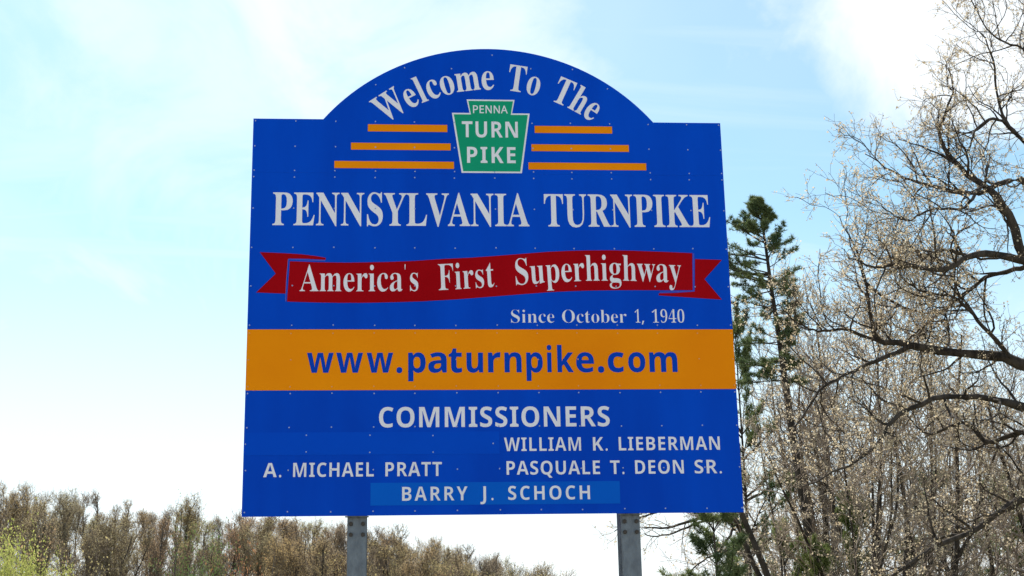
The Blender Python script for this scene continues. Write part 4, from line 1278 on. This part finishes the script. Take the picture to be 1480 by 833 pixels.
# ------------------------------------------------------------------ the wood behind the sign on the right
WV = [bare_tree_meshes(200 + i, 12.0, sp, tr_, cl, 14 if tr_ > .1 else 10, 6, 4 if tr_ > .13 else 3, 2, BARK, TWIG, BUD, 0.036, bn + 1, tw=0.0065, up=0.09, wig=0.19, forks=fk, bud_spread=.022)
      for i, (sp, tr_, cl, bn, fk) in enumerate(((2.4, .13, .34, 1, 2), (2.9, .16, .30, 2, 3), (2.0, .11, .38, 1, 1), (2.6, .14, .26, 1, 3), (2.3, .12, .3, 2, 2), (2.3, .07, .42, 3, 2), (1.5, .05, .4, 2, 1)))]
wood = [  # photo column and row of the top, depth, variant, label, how wide
    (1214, 318, 19, 5, 'bare budding tree with a pale tan crown between the tall pine and the oak', 1.0),
    (1112, 492, 21, 6, 'slim budding tree with tan leaves in front of the tall pine beside the sign', .8),
    (1262, 345, 24, 5, 'taller budding tree with a pale tan crown behind the tips of the oak limbs', 1.0),
    (1168, 425, 18, 5, 'low budding tree with tan leaves just right of the tall pine', .8),
    (1325, 500, 26, 5, 'budding tree with a tan crown under the middle of the long oak limb', 1.0),
    (1150, 430, 31, 1, 'bare tree with tan young leaves close behind the tall pine', 1.0),
    (1222, 520, 29, 3, 'bare tree with a dark straight trunk right of the tall pine', .9),
    (1268, 560, 22, 0, 'bare tree with a forked dark trunk low in the middle of the right wood', .9),
    (1303, 440, 25, 2, 'slim bare tree whose dark trunk stands upright in the middle of the right wood', 1.0),
    (1440, 520, 27, 3, 'bare tree with a many forked crown near the right edge behind the oak', 1.0),
    (1500, 430, 33, 0, 'bare tree at the right edge of the wood behind the oak', 1.0)]
for (p, row, Y, v, lab, ws) in wood:
    q = at(p, row, Y)
    place_tree(WV[v], 'bare_tree', lab, 'tree', (q.x, Y, 0), q.z / 11.8, rh.uniform(0, 6.28), 'bare trees of the wood right of the sign', wscale=ws)
for i in range(5):
    p = 1100 + (i % 5) * 88 + rh.uniform(-16, 16)
    Y = rh.uniform(38, 62)
    q = at(p, rh.uniform(540, 660) + (60 if p < 1120 else 0), Y)
    place_tree(WV[rh.randrange(5)], 'bare_tree', 'one of the bare trees deep in the wood right of the sign', 'tree', (q.x, Y, terrain(q.x, Y)), (q.z - terrain(q.x, Y)) / 11.8, rh.uniform(0, 6.28),
               'bare trees deep in the right wood', wscale=rh.uniform(.9, 1.25))
SV = [shrub_meshes(330 + i, 5.0, 2.6, 11, m_, .045, n + 2, TWIG, .006, .05) for i, (n, m_) in enumerate(((2, BUD), (1, BUD), (3, BUD)))]
for i in range(13):
    p = 1082 + (i % 13) * 34 + rh.uniform(-12, 12)
    Y = (20 if i < 6 else 26) + rh.uniform(0, 14)
    q = at(p, rh.uniform(715, 800), Y)
    place_shrub(SV[i % 3], 'undergrowth_bush', 'one of the leafless bushes growing under the trees right of the sign', 'bush', (q.x, Y, 0), (1.1, 1.1, q.z / 5.0), rh.uniform(0, 6),
                'leafless bushes under the right wood')

# leaning two-stemmed tree under the lower right corner of the sign
YL_ = 17.0
LT = thing('leaning_tree', 'dark leaning tree with two stems showing under the lower right corner of the sign', 'tree', (at(1150, 1200, YL_).x, YL_, 0))
lb = np.array(LT.location)


def lt_pts(seq):
    out, rr = [], []
    for a, b, dy, r_ in seq:
        q = at(a, b, YL_ + dy)
        out.append((q.x - lb[0], q.y - lb[1], q.z))
        rr.append(r_ * (q - CAM_LOC).length / FOC)
    return out, rr


seqs = [[(1152, 1235, 0, 8), (1128, 900, 0, 6), (1110, 835, 0, 5), (1092, 790, 0, 4.3), (1076, 752, 0, 4), (1060, 715, -.1, 3.4), (1040, 660, -.2, 3), (1020, 600, -.3, 1.5)],
        [(1124, 880, 0, 6), (1094, 826, .2, 4), (1078, 790, .3, 3.6), (1068, 762, .3, 3.6), (1050, 735, .3, 3.2), (1022, 690, .3, 2.4), (1000, 640, .3, 1.2)],
        [(1058, 748, .2, 2.6), (1030, 747, 0, 2.3), (1000, 753, -.2, 2.0), (968, 762, -.3, 1.6), (930, 765, -.4, 1.0)],
        [(1066, 760, .2, 2.0), (1035, 750, .2, 1.8), (1000, 760, .2, 1.5), (960, 775, .2, 1.1), (930, 772, .3, .7)],
        [(1060, 765, .3, 2), (1040, 795, 0, 1.6), (1010, 815, -.3, 1.1), (985, 835, -.5, .7)],
        [(1075, 770, .1, 2), (1062, 800, -.1, 1.6), (1035, 830, -.3, 1.2)],
        [(1000, 700, .3, 2), (960, 735, .1, 1.6), (915, 752, 0, 1.2), (888, 768, 0, .6)]]
Q, QR = [], []
for i, s_ in enumerate(seqs):
    q, rr = lt_pts(s_)
    if i == 0:
        q[0] = (0, 0, -.3)
    a, b = poly_branch(q, rr, 18)
    a = a + rgo.normal(0, .008, a.shape) * (i > 1)
    Q.append(a)
    QR.append(b)
    link('stem' if i < 2 else 'limb', mesh_np('limb', [tube_arrays(a, b, 8)], BARK), None, LT)
Q, QR = np.concatenate(Q), np.concatenate(QR)
s, d, r_, t_ = sprout(Q, QR, 9, .25, 1.0, 30, 65, rgo)
p1, r1 = grow(s, d, .7 * (1.2 - .5 * t_) * rgo.uniform(.4, 1.1, len(t_)), np.minimum(r_ * .5, .011), .0035 + 0 * r_, 8, .17, .02, rgo)
s, d, r_, t_ = sprout(p1, r1, 5, .2, 1.0, 30, 60, rgo)
p2, r2 = grow(s, d, .28 * rgo.uniform(.4, 1.2, len(t_)), np.minimum(r_ * .6, .005), .0026 + 0 * r_, 5, .18, .02, rgo)
tag(link('twigs', mesh_np('twigs', [tube_arrays(p1, r1, 4), tube_arrays(p2, r2, 3)], TWIG), None, LT), kind='stuff')
tag(link('young_leaves', mesh_np('young_leaves', [leaf_arrays(along(p2, 2, .4, 1, rgo), .042, .7, rgo, .012)], BUD, False), None, LT), kind='stuff')
